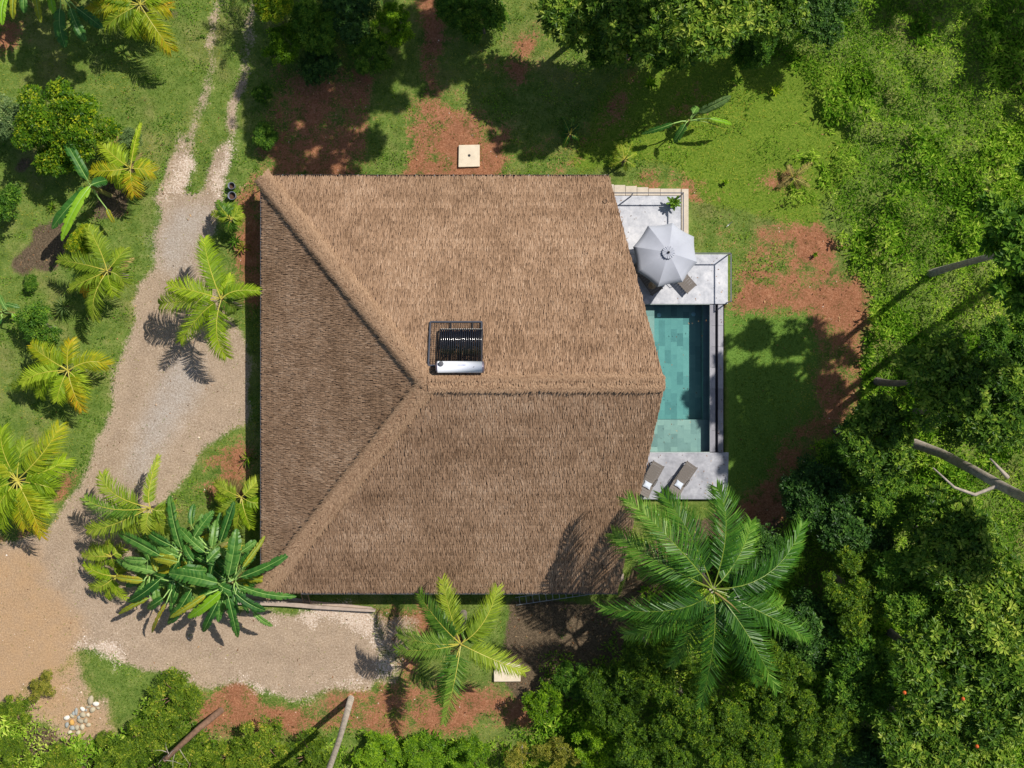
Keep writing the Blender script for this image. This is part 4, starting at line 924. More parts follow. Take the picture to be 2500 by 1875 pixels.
palm("large dark green royal palm at the villa's lower right corner", 1400, 1150, 3.456, (1180, 1000), 8.6,
     [(455, 240, 800, 560), (750, 190, 960, 520, {'z': -1.8}), (1210, 140, 1262, 470), (1935, 440, 1620, 830), (330, 530, 660, 720, {'z': -2.0}), (240, 1160, 830, 1140), (430, 1380, 750, 1260, {'z': -2.2}), (1720, 1860, 1420, 1320), (1070, 1990, 1150, 1400, {'z': -1.8}), (1990, 1420, 1560, 1165, {'z': -1.8}), (1560, 1800, 1330, 1330, {'z': -2.4}), (1900, 640, 1540, 900, {'z': -2.4}), (560, 860, 860, 880, {'z': -2.8}), (1500, 420, 1370, 700, {'z': -2.6}), (1760, 1130, 1480, 1060, {'z': -2.9}), (820, 1650, 980, 1300, {'z': -2.9})],
     'palm_royal', W=.95, n=84, tipz=-1.2, tr=.22, arch=.3, lw=.052, rach='rachis_green', name="royal_palm", spear=1.0, ang=(22, 62), trunk='bark_pale', droop=.36)
# spear of the royal palm lying out to the lower right
roy = [o for o in COL.objects if o.name.startswith("royal_palm")][0]
m = MB(); m.tube([P(1746, 1446, 8.7), P(1785, 1476, 9.2), P(1808, 1498, 9.4)], [.05, .04, .008], 6); m.build("folded_leaf", M['palm_dry'], roy, smooth=True)
# tall palms whose crowns lie beyond the picture edge
for lab, b, h, lean, dr in (("tall slim palm with a pale bare trunk below the gravel", (857, 1704), 20.0, (.9, -.3), 5), ("palm beyond the top edge, its shadow crossing the twin wheel tracks", (776, -46), 5.5, (0, 0), 3)):
    bp = P(*b, 0); c = bp + Vector((lean[0], lean[1], h)); e = empty("tall_palm", bp, lab, "palm"); m = MB()
    m.tube([bp, bp.lerp(c, .3) + Vector((.12, 0, 0)), bp.lerp(c, .7) + Vector((.1, .05, 0)), c], [.17, .13, .12, .1], 10); m.build("trunk", M['bark_pale'], e, smooth=True)
    for i in range(12):
        a = i / 12 * 6.283 + dr; t = c + Vector((math.cos(a) * 2.5, math.sin(a) * 2.5, -.7 if i % 2 else -.1)); frond(e, c, t, 'palm_green', None, .3, .6, 34)
dt = empty("dead_trunk", P(537, 1736, 0), "bare brown leaning trunk with dry twigs among the bushes at the bottom left", "dead tree")
m = MB(); tp = P(402, 1856, 3.6); m.tube([P(541, 1733, 0), P(480, 1783, 1.6), tp], [.17, .15, .12], 10); m.build("trunk", M['bark_brown'], dt, smooth=True)
for a in range(7):
    d_ = Vector((math.cos(a * .9), math.sin(a * .9), .3)); q = tp.lerp(P(470, 1790, 1.9), a * .08); m = MB(); m.tube([q, q + d_ * .5, q + d_ * .9 + Vector((.15, -.1, .1))], [.022, .014, .004], 5); m.build("twig", M['bark_pale'], dt)

# spiky low plants: cycads, yucca, dead fan palm
def rosette(label, px, py, z, nl, L, W, mat, el=(10, 55), name="spiky_plant", cat="plant", seed=1, group=None):
    c = P(px, py, z); e = empty(name, Vector((c.x, c.y, 0)), label, cat, group); g = random.Random(seed)
    m = MB(); m.tube([(c.x, c.y, -.05), (c.x, c.y, z)], [.07, .05], 8); m.build("stem", M['bark_brown'], e, smooth=True)
    for i in range(nl):
        a = 2.4 * i + g.uniform(-.3, .3); x = R(el[0] + (el[1] - el[0]) * (i / nl)); d = Vector((math.cos(a) * math.cos(x), math.sin(a) * math.cos(x), math.sin(x)))
        ln = L * g.uniform(.75, 1.1); s = d.cross(Vector((0, 0, 1))).normalized(); n_ = s.cross(d)
        m = MB(); q1 = c + d * ln * .45 + s * W / 2 + n_ * W * .2; q2 = c + d * ln * .45 - s * W / 2 + n_ * W * .2; t = c + d * ln - Vector((0, 0, .18 * ln))
        m.add([c, q1, t, q2], [(0, 1, 2), (0, 2, 3)], g.random()); m.build("leaf", M[mat], e)
    return e
rosette("grey green yucca with stiff narrow leaves by the round bush", 157, 748, .5, 34, .78, .05, 'leaf_blue', (5, 60), "yucca", "yucca", 3)
palm("young cycad like palm in the grass above the terrace steps", 1240, 0, 3.456, (985, 1350), .9, [(900, 1200), (950, 1190), (1050, 1200), (1085, 1290), (1070, 1400), (900, 1330), (890, 1280), (1000, 1440), (860, 1400), (1000, 1200)], 'palm_mid', W=.2, n=30, lw=.03, name="cycad", cat="cycad", tipz=-.3)
palm("small dark palm on the red footpath north of the villa", 1240, 0, 3.456, (520, 1130), .8, [(500, 1060), (470, 1000), (550, 990), (600, 1050), (600, 1170), (470, 1240), (460, 1130)], 'palm_royal', W=.2, n=30, lw=.03, name="dwarf_palm", tipz=-.3)
palm("withered grey fan palm lying on bare earth near the terrace lawn", 1860, 0, 3.456, (260, 1500), .5, [(420, 1370), (225, 1400), (140, 1580), (400, 1570), (330, 1620), (170, 1480)], 'palm_dry', W=.22, n=26, lw=.03, name="withered_palm", tipz=-.2)

# ------------------------------------------------------------------ banana plants
def banana_leaf(parent, b, t, W, mat, arch=.16, roll=0.0, rag=.25, name="leaf"):
    W = W * 1.03
    b = Vector(b); t = Vector(t); L = (t - b).length; c = (b + t) / 2 + Vector((0, 0, arch * L * 2)) + (t - b).cross(Vector((0, 0, 1))) * rnd.uniform(-.09, .09)
    bz = lambda s: b * (1 - s) ** 2 + c * 2 * s * (1 - s) + t * s * s
    dz = lambda s: ((c - b) * (1 - s) + (t - c) * s).normalized()
    m = MB(); n = 26; base_r = rnd.random()
    for sg in (-1, 1):
        prev_gap = False; off = 0
        for i in range(n):
            s0, s1 = .04 + .96 * i / n, .04 + .96 * (i + 1) / n
            gap = rnd.random() < rag
            ws = []
            for s in (s0, s1):
                pr = min(1, (s / .14)) ** .6 * min(1, (1.0 - s) / .30 + .02) ** .55; ws.append(W * .5 * pr)
            jit = rnd.uniform(.75, 1.0) if gap else 1.0; sw_ = rnd.uniform(.02, .12) if gap else 0
            q = []; rib = rnd.uniform(-.02, .02); drp = rnd.uniform(0, .25) if gap else 0
            for s, w, sh_ in ((s0, ws[0], sw_ if gap else 0), (s1, ws[1], 0)):
                p = bz(s); T = dz(s); side = T.cross(Vector((0, 0, 1))).normalized(); U = side.cross(T)
                if roll: M_ = Matrix.Rotation(roll, 3, T); side = M_ @ side; U = M_ @ U
                e1 = p + side * sg * w * .55 + U * w * (.22 + rib) + T * w * .15; e2 = p + side * sg * w * jit + U * w * (.10 + rib) - Vector((0, 0, (.05 + drp) * w)) + T * (w * .4 + sh_ * L * .3)
                q.append((p, e1, e2))
            r_ = min(1, max(0, base_r * .6 + .2 + rnd.gauss(0, .13)))
            m.add([q[0][0], q[0][1], q[0][2], q[1][0], q[1][1], q[1][2]], [(0, 1, 4, 3), (1, 2, 5, 4)] if sg > 0 else [(3, 4, 1, 0), (4, 5, 2, 1)], r_)
    K = 8; lift = Vector((0, 0, .012))
    m.tube([bz(i / K) + lift for i in range(K + 1)], [.02 * (1 - .8 * i / K) for i in range(K + 1)], 5, m=1, r=.5)
    return m.build(name, [M[mat], M['midrib']], parent)

def banana(label, stem_px, z, leaves_px, ox, oy, k, group=None, Wd=.5, zt=None):
    c = P(ox + stem_px[0] / k, oy + stem_px[1] / k, z); e = empty("banana_plant", Vector((c.x, c.y, 0)), label, "banana plant", group)
    m = MB(); m.tube([(c.x, c.y, -.1), (c.x + .03, c.y, z * .6), (c.x, c.y, z)], [.13, .1, .07], 9); m.build("stem", M['stem'], e, smooth=True)
    for lf in leaves_px:
        o = lf[-1] if isinstance(lf[-1], dict) else {}; bx, by, tx, ty = lf[:4]
        zb = z + o.get('zb', rnd.uniform(.0, .35)); ztip = z + o.get('z', rnd.uniform(-.35, .15))
        b = P(ox + bx / k, oy + by / k, zb); t = P(ox + tx / k, oy + ty / k, max(.3, ztip))
        banana_leaf(e, b, t, o.get('W', Wd), o.get('mat', 'banana'), o.get('arch', .10), o.get('roll', rnd.uniform(-.35, .35)), o.get('rag', .28))
        m = MB(); m.tube([c - Vector((0, 0, .3)), c.lerp(b, .5) + Vector((0, 0, .06)), b], [.045, .035, .028], 5); m.build("leaf_stalk", M['midrib'], e, smooth=True)
    return e
BL = {'mat': 'banana_lime'}; BO = {'mat': 'banana_old'}
g8 = (100, 1080, 3.456)
banana("banana plant with tall upright leaves at the top of the big clump", (1180, 930), 2.7, [(1185, 900, 1085, 450, {'W': .6, 'z': .3}), (1015, 960, 650, 765, {'W': .66}), (1100, 870, 880, 740), (1170, 965, 985, 860), (1160, 1010, 940, 970, BO), (1290, 1000, 1210, 860, {'W': .35})], *g8, group="banana clump")
banana("banana plant fanning short leaves at the clump's upper middle", (1430, 930), 2.6, [(1270, 700, 1290, 520, {'W': .35}), (1290, 800, 1455, 580, {'W': .45}), (1440, 890, 1475, 655, {'W': .42}), (1390, 930, 1165, 715, {'W': .45}), (1510, 850, 1630, 500, {'W': .5, 'z': .3}), (1400, 1010, 1520, 890, {'W': .55})], *g8, group="banana clump")
banana("banana plant next to the roof with two long leaves over the thatch", (1620, 1180), 3.0, [(1580, 1135, 1650, 730, {'W': .62, 'z': .4}), (1670, 1140, 2110, 930, {'W': .42}), (1710, 1220, 2155, 1300, {'W': .36, 'z': -.1}), (1700, 1060, 1890, 790, {'W': .3, 'mat': 'banana_old', 'roll': .6}), (1690, 920, 1815, 830, {'W': .4}), (1640, 1270, 1890, 1420, {'W': .5}), (1790, 1430, 1955, 1550, {'W': .3, 'z': -1.2, 'zb': -.7}), (1690, 1050, 1800, 930)], *g8, group="banana clump")
banana("banana plant with one lime leaf at the bottom of the clump", (1530, 1230), 2.8, [(1505, 1190, 1080, 1105, {'W': .66}), (1530, 1250, 1240, 1480, {'W': .46, 'mat': 'banana_lime'}), (1580, 1300, 1660, 1645, {'W': .4, 'z': -.9}), (1490, 1350, 1370, 1600, {'W': .38, 'z': -.8}), (1500, 1200, 1640, 1260, {'W': .5}), (1400, 1280, 1090, 1480, {'W': .3, 'mat': 'banana_old'})], *g8, group="banana clump")
banana("banana plant whose long leaves droop over the gravel below the clump", (1130, 1180), 2.4, [(1270, 1240, 1070, 1530, {'W': .5, 'z': -.5}), (1120, 1160, 1100, 1355, {'W': .42}), (1010, 1150, 735, 1345, {'W': .5}), (1035, 1310, 895, 1400, {'W': .42, 'z': -.6}), (1180, 1060, 1400, 1080, {'W': .5}), (1060, 1350, 935, 1610, {'W': .2, 'mat': 'banana_old', 'z': -1.4})], *g8, group="banana clump")
banana("banana plant with yellow edged leaves on the left side of the clump", (900, 1120), 2.2, [(965, 1090, 685, 1020, {'W': .46}), (870, 1165, 630, 1135, {'W': .36, 'mat': 'banana_old'}), (900, 1000, 700, 980, {'W': .4}), (920, 1310, 655, 1450, {'W': .24, 'mat': 'banana_old', 'z': -.7}), (980, 1090, 940, 960, {'W': .3, 'mat': 'banana_old'})], *g8, group="banana clump")
g1 = (0, 0, 3.456)
banana("banana plant with broad leaves hanging in from the top left corner", (520, -60), 3.2, [(510, 60, 550, 400, {'W': .62}), (640, 60, 865, 235, {'W': .5}), (590, 60, 720, 350, {'W': .5}), (440, -80, 465, 120, {'W': .4, 'mat': 'banana_lime'}), (300, -80, 345, 190, {'W': .36, 'mat': 'banana_old'}), (190, -100, 205, 110, {'W': .36}), (700, -80, 900, -150), (480, -150, 300, -300)], *g1)
banana("banana plant with lime leaves at the very top left corner", (60, -120), 3.0, [(60, -60, 20, 210, {'W': .46, 'mat': 'banana_lime'}), (120, -60, 110, 160, {'W': .4, 'mat': 'banana_old'}), (0, -100, -200, 60), (150, -120, 260, -250)], *g1)
for q_, (bx, lab) in enumerate(((330, "banana plant beyond the top edge between the two corner bananas"), (-250, "banana plant beyond the upper left corner"), (760, "banana plant beyond the top edge next to the golden palm"))):
    lv = []
    for i in range(9):
        a = i * .7 + q_; lv.append((bx + 40 * math.cos(a), -330 + 40 * math.sin(a), bx + 330 * math.cos(a), -330 + 270 * math.sin(a), {'W': .62}))
    banana(lab, (bx, -330), 3.6, lv, *g1)
banana("banana plant with three pale leaves beside the lime coconut palm on the left lawn", (760, 1570), 2.6, [(745, 1530, 540, 1170, {'W': .5, 'z': .4}), (770, 1560, 520, 2030, {'W': .44, 'mat': 'banana_lime', 'z': .1}), (770, 1560, 900, 1520, {'W': .5}), (740, 1600, 440, 1930, {'W': .5}), (730, 1590, 640, 1700, {'W': .5}), (900, 1760, 960, 1880, {'W': .3, 'mat': 'banana_old', 'z': -1.5, 'zb': -1.3})], *g1)
banana("sparse banana plant with torn leaves in the field above the terrace", (1530, 1010), 1.5, [(1600, 950, 1880, 815, {'W': .55, 'z': .7, 'roll': .9, 'mat': 'leaf_blue'}), (1500, 1040, 1400, 1200, {'W': .4}), (1400, 1040, 1130, 1130, {'W': .28, 'z': -.5}), (1700, 1000, 1890, 1050, {'W': .22, 'mat': 'banana_lime', 'z': -.4}), (1620, 1020, 1830, 1090, {'W': .12, 'mat': 'banana_old', 'z': -.5}), (1560, 960, 1600, 900, {'W': .4})], 1240, 0, 3.456)
banana("young banana plant with narrow leaves at the left picture edge", (10, 1010), 1.3, [(60, 990, 0, 860, {'W': .25}), (40, 940, 170, 970, {'W': .25}), (100, 1020, 175, 1100, {'W': .28, 'mat': 'banana_lime'}), (20, 1060, -60, 1200, {'W': .25}), (0, 1000, -130, 960)], 0, 470, 3.456)
for pl in [o for o in COL.objects if o.name.startswith("banana_plant") and o.get("group") == "banana clump"]:
    for i in range(8):
        a = i * .8 + rnd.random() * .6; b = pl.location + Vector((math.cos(a) * .25, math.sin(a) * .25, rnd.uniform(1.2, 1.9))); t = b + Vector((math.cos(a), math.sin(a), rnd.uniform(-.15, .3))) * rnd.uniform(1.1, 1.8)
        banana_leaf(pl, b, t, rnd.uniform(.3, .46), 'banana' if i else 'banana_old', .12, rnd.uniform(-.4, .4), .35)
# potted plant on the terrace
pc = P(1641, 498, ZT); pp = empty("potted_plant", pc, "potted plant with spiky bright green leaves at the terrace rail corner", "potted plant")
m = MB(); m.lathe(pc, [(0.12, 0), (.16, .3), (.18, .32), (.15, .32), (.14, .26), (0, .26)], 18); m.build("pot", M['gutter_dark'], pp, smooth=True)
g = random.Random(5)
for i in range(16):
    a = 2.4 * i; x = R(15 + i * 3.6); d = Vector((math.cos(a) * math.cos(x), math.sin(a) * math.cos(x), math.sin(x))); b0 = pc + Vector((0, 0, .32))
    banana_leaf(pp, b0 + d * .04, b0 + d * g.uniform(.36, .5) - Vector((0, 0, .03)), .12, 'leaf_lime', .12, 0, .0)
# small plants by the left eave and on the earth patches
for (lab, px, py, z, nl, L, W, mt) in (("dark leafy cordyline on the red earth by the drive", 575, 588, .35, 16, .5, .09, 'leaf_mid'), ("olive spiky cordyline just left of the eave shadow", 592, 605, .3, 14, .5, .08, 'leaf_olive'), ("spindly plant half in the eave shadow on the left lawn", 605, 1118, .5, 12, .62, .06, 'leaf_lime'),
                                     ("grassy tuft at the edge of the mulch by the left banana", 128, 505, .2, 22, .42, .04, 'leaf_lime'), ("bright seedling on the red earth near the pool lawn", 1990, 622, .15, 9, .22, .08, 'leaf_lime'), ("broad leafed weed in the grass right of the terrace", 1770, 445, .15, 8, .25, .12, 'leaf_lime'),
                                     ("white tipped herb in the grass above the field banana", 1587, 205, .4, 16, .5, .11, 'leaf_lime'), ("yellow green fern at the edge of the field", 1893, 222, .3, 14, .45, .1, 'palm_lime'), ("green weed with round leaves in the right field", 2030, 248, .35, 12, .4, .14, 'leaf_lime'), ("tall herb in the field below the wood edge", 1800, 200, .5, 14, .5, .1, 'leaf_mid')):
    rosette(lab, px, py, z, nl, L, W, mt, (5, 65), "small_plant", "plant", int(px))

# ------------------------------------------------------------------ trees and shrubs
T = tree
# left lawn
T("croton_bush", "round yellow green bush with dark shadow in the upper left", "bush", 'croton', 165, 315, 2.2, 2.7)
T("bush", "grey green bush at the left edge beside the yellow green bush", "bush", 'blue', 28, 285, 1.4, 1.25)
T("bush", "dark bush cut by the left picture edge above the mulch", "bush", 'small', 5, 490, 1.3, 1.25)
T("bush", "round green bush beside the grey green yucca", "bush", 'small', 108, 795, 1.2, 1.25)
T("bush", "low blue green shrub at the foot of the lime coconut palm", "bush", 'blue', 318, 340, .7, .7)
T("bush", "yellow green shrub below the left banana plant", "bush", 'croton', 198, 590, 1.0, 1.0)
T("bush", "low bright shrub on the lawn left of the olive palm", "bush", 'small', 72, 690, .4, .5)
T("hedge_shrub", "dark shrub at the drive verge left of the purple shade", "bush", 'mid', 650, 330, .8, .8)
T("hedge_shrub", "slim dark shrub north of the purple shade by the track", "bush", 'mid', 640, 230, .7, .6)
T("young_tree", "young tree with yellow green leaves at the top by the twin tracks", "tree", 'lime', 690, 110, 2.0, 1.3)
T("young_tree", "young tree with yellow leaves cut by the top edge", "tree", 'croton', 665, 10, 2.4, 1.2)
T("young_tree", "pale green sapling in the shade north of the villa", "tree", 'lime', 960, 60, 2.0, 1.3)
for px, py, z, r, kd, lab in ((770, 60, 1.6, 1.6, 'mid', "shaded green shrub near the top edge right of the yellow leaved sapling"), (860, 30, 1.8, 1.7, 'dark', "dark shaded shrub cut by the top edge north of the villa"), (905, 130, 1.2, 1.3, 'mid', "green shrub with sunlit top in the shade north of the villa"), (780, 160, 1.0, 1.2, 'dark', "low dark shrub in the shade left of the sunlit one"), (1180, 60, 1.2, 1.4, 'small', "green shrub by the upper red path near the top edge"), (1110, 20, 1.6, 1.2, 'mid', "green shrub cut by the top edge beside the red strip")):
    T("shrub", lab, "shrub", kd, px, py, z, r)
# wood edge along the top
T("broadleaf_tree", "glossy tree at the left end of the wood along the top edge", "tree", 'big', 1410, 20, 5.0, 2.2, trunk_r=.14)
T("broadleaf_tree", "glossy tree over the head of the red footpath", "tree", 'big', 1555, 60, 5.2, 2.2, trunk_r=.14)
T("broadleaf_tree", "big leafed tree in the middle of the wood edge at the top", "tree", 'big', 1715, 30, 6.0, 2.5, trunk_r=.16)
T("broadleaf_tree", "yellow green tree top at the right end of the wood edge", "tree", 'bright', 1880, 30, 5.5, 1.8, trunk_r=.14)
T("broadleaf_tree", "low dark tree between the glossy trees and the field", "tree", 'mid', 1640, 110, 2.6, 1.6)
T("broadleaf_tree", "low dark tree at the field corner below the yellow green tree top", "tree", 'mid', 1830, 110, 2.2, 1.5)
T("broadleaf_tree", "mid green tree at the top, left of the wood edge", "tree", 'mid', 1480, 105, 2.8, 1.5)
T("broadleaf_tree", "dark tree in the shaded corner at the top", "tree", 'dark', 2010, 30, 3.0, 1.8)
# the tall tree with the bare trunk on the right, and trees beyond the picture edge
T("tall_tree", "tall tree with a bare vertical trunk rising from the undergrowth on the right", "tree", 'tall', 2625, 580, 13.0, 5.2, base=(2270, 668), trunk_r=.17, bark='bark_pale')
for lab, shx, shy, z, r in (("unseen tree added beyond the top edge to shade the corner bananas", 130, 150, 9.0, 2.4), ("tall tree beyond the top edge that shades the red ground north of the villa", 790, 250, 15.5, 5.6), ("second tall tree beyond the top edge that shades the path north of the villa", 1060, 80, 15.0, 4.0),  # the first, over the corner bananas, is added only for its shadow
                            ("tall tree beyond the top edge that dapples the grass left of the red footpath", 1290, 300, 12.0, 2.6), ("tall tree beyond the right edge that shades the end of the pool lawn", 1860, 1110, 21.5, 3.2),
                            ("tall tree beyond the upper right corner that shades the undergrowth", 2480, 100, 15.0, 4.6), ("tall tree beyond the top edge that shades the undergrowth right of the field", 2230, -30, 14.5, 3.4), ("tall tree beyond the left end of the top edge that shades the far shrubs", 720, -20, 13.0, 3.2)):
    t_ = z / HC; gpx, gpy = shx + 1664 * t_, shy - 1223 * t_
    px = 1250 + (gpx - 1250) / (1 - t_); py = 937.5 + (gpy - 937.5) / (1 - t_)
    T("tall_tree", lab, "tree", 'tall', px, py, z, r, trunk_r=.24)
# grey leaning trunk, right edge
lt = empty("leaning_tree", P(2230, 1082, 0), "tree with a thick grey trunk leaning out over the right edge", "tree")
m = MB(); m.tube([P(2225, 1080, 0), P(2300, 1108, 3.0), P(2380, 1150, 6.0), P(2440, 1184, 8.0), P(2530, 1230, 10.5)], [.26, .23, .22, .22, .2], 12); m.tube([P(2440, 1184, 8.0), P(2380, 1208, 8.3), P(2330, 1190, 8.4), P(2278, 1142, 8.8)], [.09, .08, .06, .03], 6); m.tube([P(2460, 1165, 8.2), P(2418, 1120, 9)], [.1, .04], 6); m.build("trunk", M['bark_pale'], lt, smooth=True)
o = link("crown", PROTO['big'][0][0], lt); o.location = P(2600, 1260, 11.5) - lt.location; o.scale = (.72, .72, .72)
RT = [('bright', 2270, 930, 7.0, 2.2, "tree with pale glossy leaf rosettes below the sunny undergrowth"), ('big', 2140, 1065, 6.0, 2.0, "tree with bright rosettes reaching toward the red path bend"), ('big', 2420, 980, 7.5, 2.2, "glossy tree on the right edge above the grey leaning trunk"),
      ('dark', 1985, 1205, 3.2, 2.0, "blue green tree at the lower bend of the red path"), ('dark', 2090, 1290, 3.6, 2.2, "dark tree between the royal palm and the grey leaning trunk"), ('mid', 2180, 1200, 4.0, 2.0, "shaded mid green tree below the bright rosettes"),
      ('big', 2330, 1330, 6.5, 2.4, "big leafed tree directly below the grey leaning trunk"), ('big', 2440, 1480, 7.0, 2.5, "big leafed tree at the right edge in the lower third"), ('fine', 2090, 1440, 4.4, 2.4, "fine leafed tree to the right of the royal palm's crown"), ('mid', 2215, 1430, 5.2, 2.3, "mid green tree in the hollow right of the royal palm"),
      ('big', 2290, 1620, 6.5, 2.4, "big leafed tree with orange fruit near the lower right"), ('big', 2450, 1700, 7.0, 2.4, "big leafed tree filling the lower right edge"), ('big', 2250, 1800, 6.0, 2.2, "big leafed tree at the bottom edge near the right corner"), ('bright', 2420, 1850, 6.0, 2.0, "pale leafed tree in the bottom right corner"),
      ('fine', 1590, 1600, 3.2, 2.2, "dense fine leafed tree just below the royal palm's left fronds"), ('fine', 1500, 1700, 2.8, 1.9, "dense fine leafed tree beside the dark soil"), ('fine', 1680, 1720, 3.6, 2.2, "dense fine leafed tree under the royal palm's lowest frond"), ('fine', 1600, 1830, 3.2, 2.2, "fine leafed tree at the bottom edge, middle of the thicket"),
      ('fine', 1800, 1810, 3.8, 2.3, "fine leafed tree at the bottom edge right of the thicket's middle"), ('fine', 1900, 1660, 4.0, 2.2, "fine leafed tree right of the royal palm's lower fronds"), ('dark', 1980, 1540, 3.4, 2.2, "dark leafed tree under the royal palm's right fronds"), ('fine', 2010, 1780, 4.2, 2.2, "fine leafed tree between thicket and big leafed trees at the bottom"),
      ('mid', 2110, 1640, 4.4, 2.3, "mid green tree left of the fruiting tree"), ('dark', 2130, 1840, 4.0, 1.8, "dark tree at the bottom edge left of the corner trees"), ('lime', 1325, 1715, 1.8, 1.25, "bright green shrub at the left end of the thicket"), ('olive', 1370, 1830, 1.8, 1.4, "thin olive shrub at the bottom edge left of the thicket"),
      ('lime', 1450, 1820, 1.9, 1.4, "bright green shrub at the bottom edge beside the olive shrub"), ('mid', 1395, 1660, 1.6, 1.1, "dark low shrub on the dark soil above the bright shrub"), ('olive', 1275, 1845, 1.5, 1.0, "small olive shrub cut by the bottom edge"), ('lime', 1900, 1860, 3.2, 1.5, "lime green shrub at the bottom edge below the fine leafed trees"),
      ('big', 2340, 1010, 5.5, 1.7, "glossy tree just above the grey leaning trunk"), ('bright', 2320, 1270, 5.5, 1.9, "pale rosette tree just below the grey leaning trunk's base"), ('mid', 2060, 1130, 2.6, 1.5, "mid green shrub right at the bend of the red path"), ('mid', 2480, 840, 4.0, 1.9, "mid green tree at the right edge above the glossy tree"), ('dark', 1850, 1340, 2.6, 1.6, "dark tree in the royal palm's shade below the red path")]
for kd, px, py, z, r, lab in RT:
    T("broadleaf_tree" if r > 1.5 else "shrub", lab, "tree" if r > 1.5 else "shrub", kd, px, py, z, r, bark='bark_pale' if kd == 'olive' else 'bark')
# fruit of the orange-fruited tree
for i, (px, py, z) in enumerate(((2351, 1706, 8.0), (2208, 1691, 7.8), (2385, 1822, 7.6))):
    c = P(px, py, z); m = MB(); m.lathe((0, 0, 0), [(0, -.09), (.07, -.06), (.09, 0), (.07, .06), (0, .09)], 10); o = m.build("ripe_fruit", plain('fruit_orange', C(214, 98, 40), .4) if i == 0 else bpy.data.materials['fruit_orange'], None, smooth=True); o.location = c
    tag(o, ["large orange fruit in the lower right trees", "small orange fruit left of the large one in the lower right trees", "dull orange fruit below the large one in the lower right trees"][i], "fruit")
LT = [('bush', 430, 1700, 1.0, 1.5, "dark feathery bush on the bank below the grass patch"), ('bush', 385, 1785, 1.2, 1.6, "feathery bush beside the stone pile"), ('bush', 300, 1868, 1.2, 1.5, "feathery bush at the bottom edge below the stone pile"), ('bush', 470, 1840, 1.2, 1.5, "feathery bush around the foot of the brown bare trunk"),
      ('bush', 35, 1735, .7, 1.0, "thin lime shrub over the sand at the bottom left"), ('olive', 95, 1670, .6, .9, "wispy shrub on the sandy verge left of the stone pile"), ('bush', 30, 1850, .9, 1.2, "lime shrub in the bottom left corner"), ('bush', 150, 1866, .9, 1.2, "feathery bush at the bottom edge near the left corner"),
      ('bush', 640, 1820, 1.2, 1.7, "feathery bush between the two bare palm trunks"), ('bush', 760, 1850, 1.2, 1.5, "feathery bush at the foot of the pale bare trunk"), ('lime', 920, 1840, 1.0, 1.3, "bright green bush at the bottom edge right of the pale trunk"), ('lime', 1030, 1850, 1.0, 1.3, "bright green bush at the bottom edge, middle of the row"), ('lime', 1150, 1850, 1.0, 1.2, "bright green bush at the bottom edge below the red bank"),
      ('bush', 560, 1860, 1.0, 1.2, "small feathery bush at the bottom edge below the brown trunk"), ('bush', 262, 1806, .6, .6, "small feathery bush right below the stone pile")]
for kd, px, py, z, r, lab in LT: T("shrub", lab, "shrub", kd, px, py, z, r * 1.12, bark='bark_brown', zs=.5)

# ------------------------------------------------------------------ undergrowth, grass, gravel (stuff)
def scatter(n, cond, seed, x0=-29, x1=30, y0=-22.5, y1=23):
    g = np.random.default_rng(seed); x = g.uniform(x0, x1, n); y = g.uniform(y0, y1, n); k = cond(x, y, g); return x[k], y[k], g
UG = [[(2000, 190), (1890, 120), (1500, -20), (1300, -60), (1290, -100), (2900, -100), (2900, 2000), (1280, 2000), (1290, 1720), (1340, 1640), (1480, 1560), (1620, 1480), (1800, 1260), (1960, 1180), (2060, 1060), (2110, 930), (2100, 760), (2060, 650), (2020, 540), (2060, 420), (2070, 300)],
      [(-100, 1760), (90, 1700), (130, 1800), (255, 1815), (290, 1740), (390, 1660), (470, 1720), (520, 1790), (760, 1800), (1000, 1815), (1290, 1800), (1290, 2000), (-100, 2000)]]
def in_any(polys, x, y):
    px = x * F / HC + 1250; py = 937.5 - y * F / HC; a = np.zeros(x.shape, bool)
    for p in polys: a |= inpoly(p, px, py)
    return a
def ug_cond(x, y, g):
    wx = (vnoise(x, y, 1.7, 101) - .5) * 3.2; wy = (vnoise(x, y, 1.7, 102) - .5) * 3.2
    core = in_any(UG, x + wx * .6 + g.normal(size=len(x)) * .2, y + wy * .6 + g.normal(size=len(x)) * .2)
    edge_ = in_any(UG, x + wx + 1.6, y + wy) & (vnoise(x, y, .7, 103) > .66) & (mval('red', x, y) < .3) & (mval('lawn', x, y) < .2) & (x > 4)
    return ((core & (mval('red', x, y) < .45)) | edge_) & (vnoise(x, y, .8, 9) + g.random(len(x)) * .8 > .55) & (mval('lawn', x, y) < .2)
x, y, g = scatter(400000, ug_cond, 21)
cl = vnoise(x, y, .9, 6); hh = np.clip(.08 + 2.6 * np.clip(cl - .42, 0, 1) ** 1.15 + .45 * vnoise(x, y, .35, 8) * vnoise(x, y, 2.2, 4), .03, 1.6)
n = len(x); th = g.random(n) * 6.283; e_ = g.uniform(-.15, .9, n)
d = np.stack([np.cos(th) * np.cos(e_), np.sin(th) * np.cos(e_), np.sin(e_)], -1)
p = np.stack([x, y, ground_z(x, y) + hh * g.uniform(.5, 1.0, n)], -1)
big = vnoise(x, y, 1.9, 14) > .55
V = leaves_arrays(p, d, nrm(UPV + g.normal(size=(n, 3)) * .35), np.where(big, g.uniform(.22, .44, n), g.uniform(.12, .26, n)), np.where(big, g.uniform(.07, .13, n), g.uniform(.04, .08, n)), .25)
kind_patch = vnoise(x, y, 2.5, 12)
tag(link("undergrowth", leaf_mesh("undergrowth", V, np.clip(.10 + .4 * kind_patch + .26 * hh + g.normal(size=n) * .17, 0, 1)), None, M['leaf_undergrowth']), "dense leafy undergrowth covering the slope right of the red path", "undergrowth", kind="stuff")

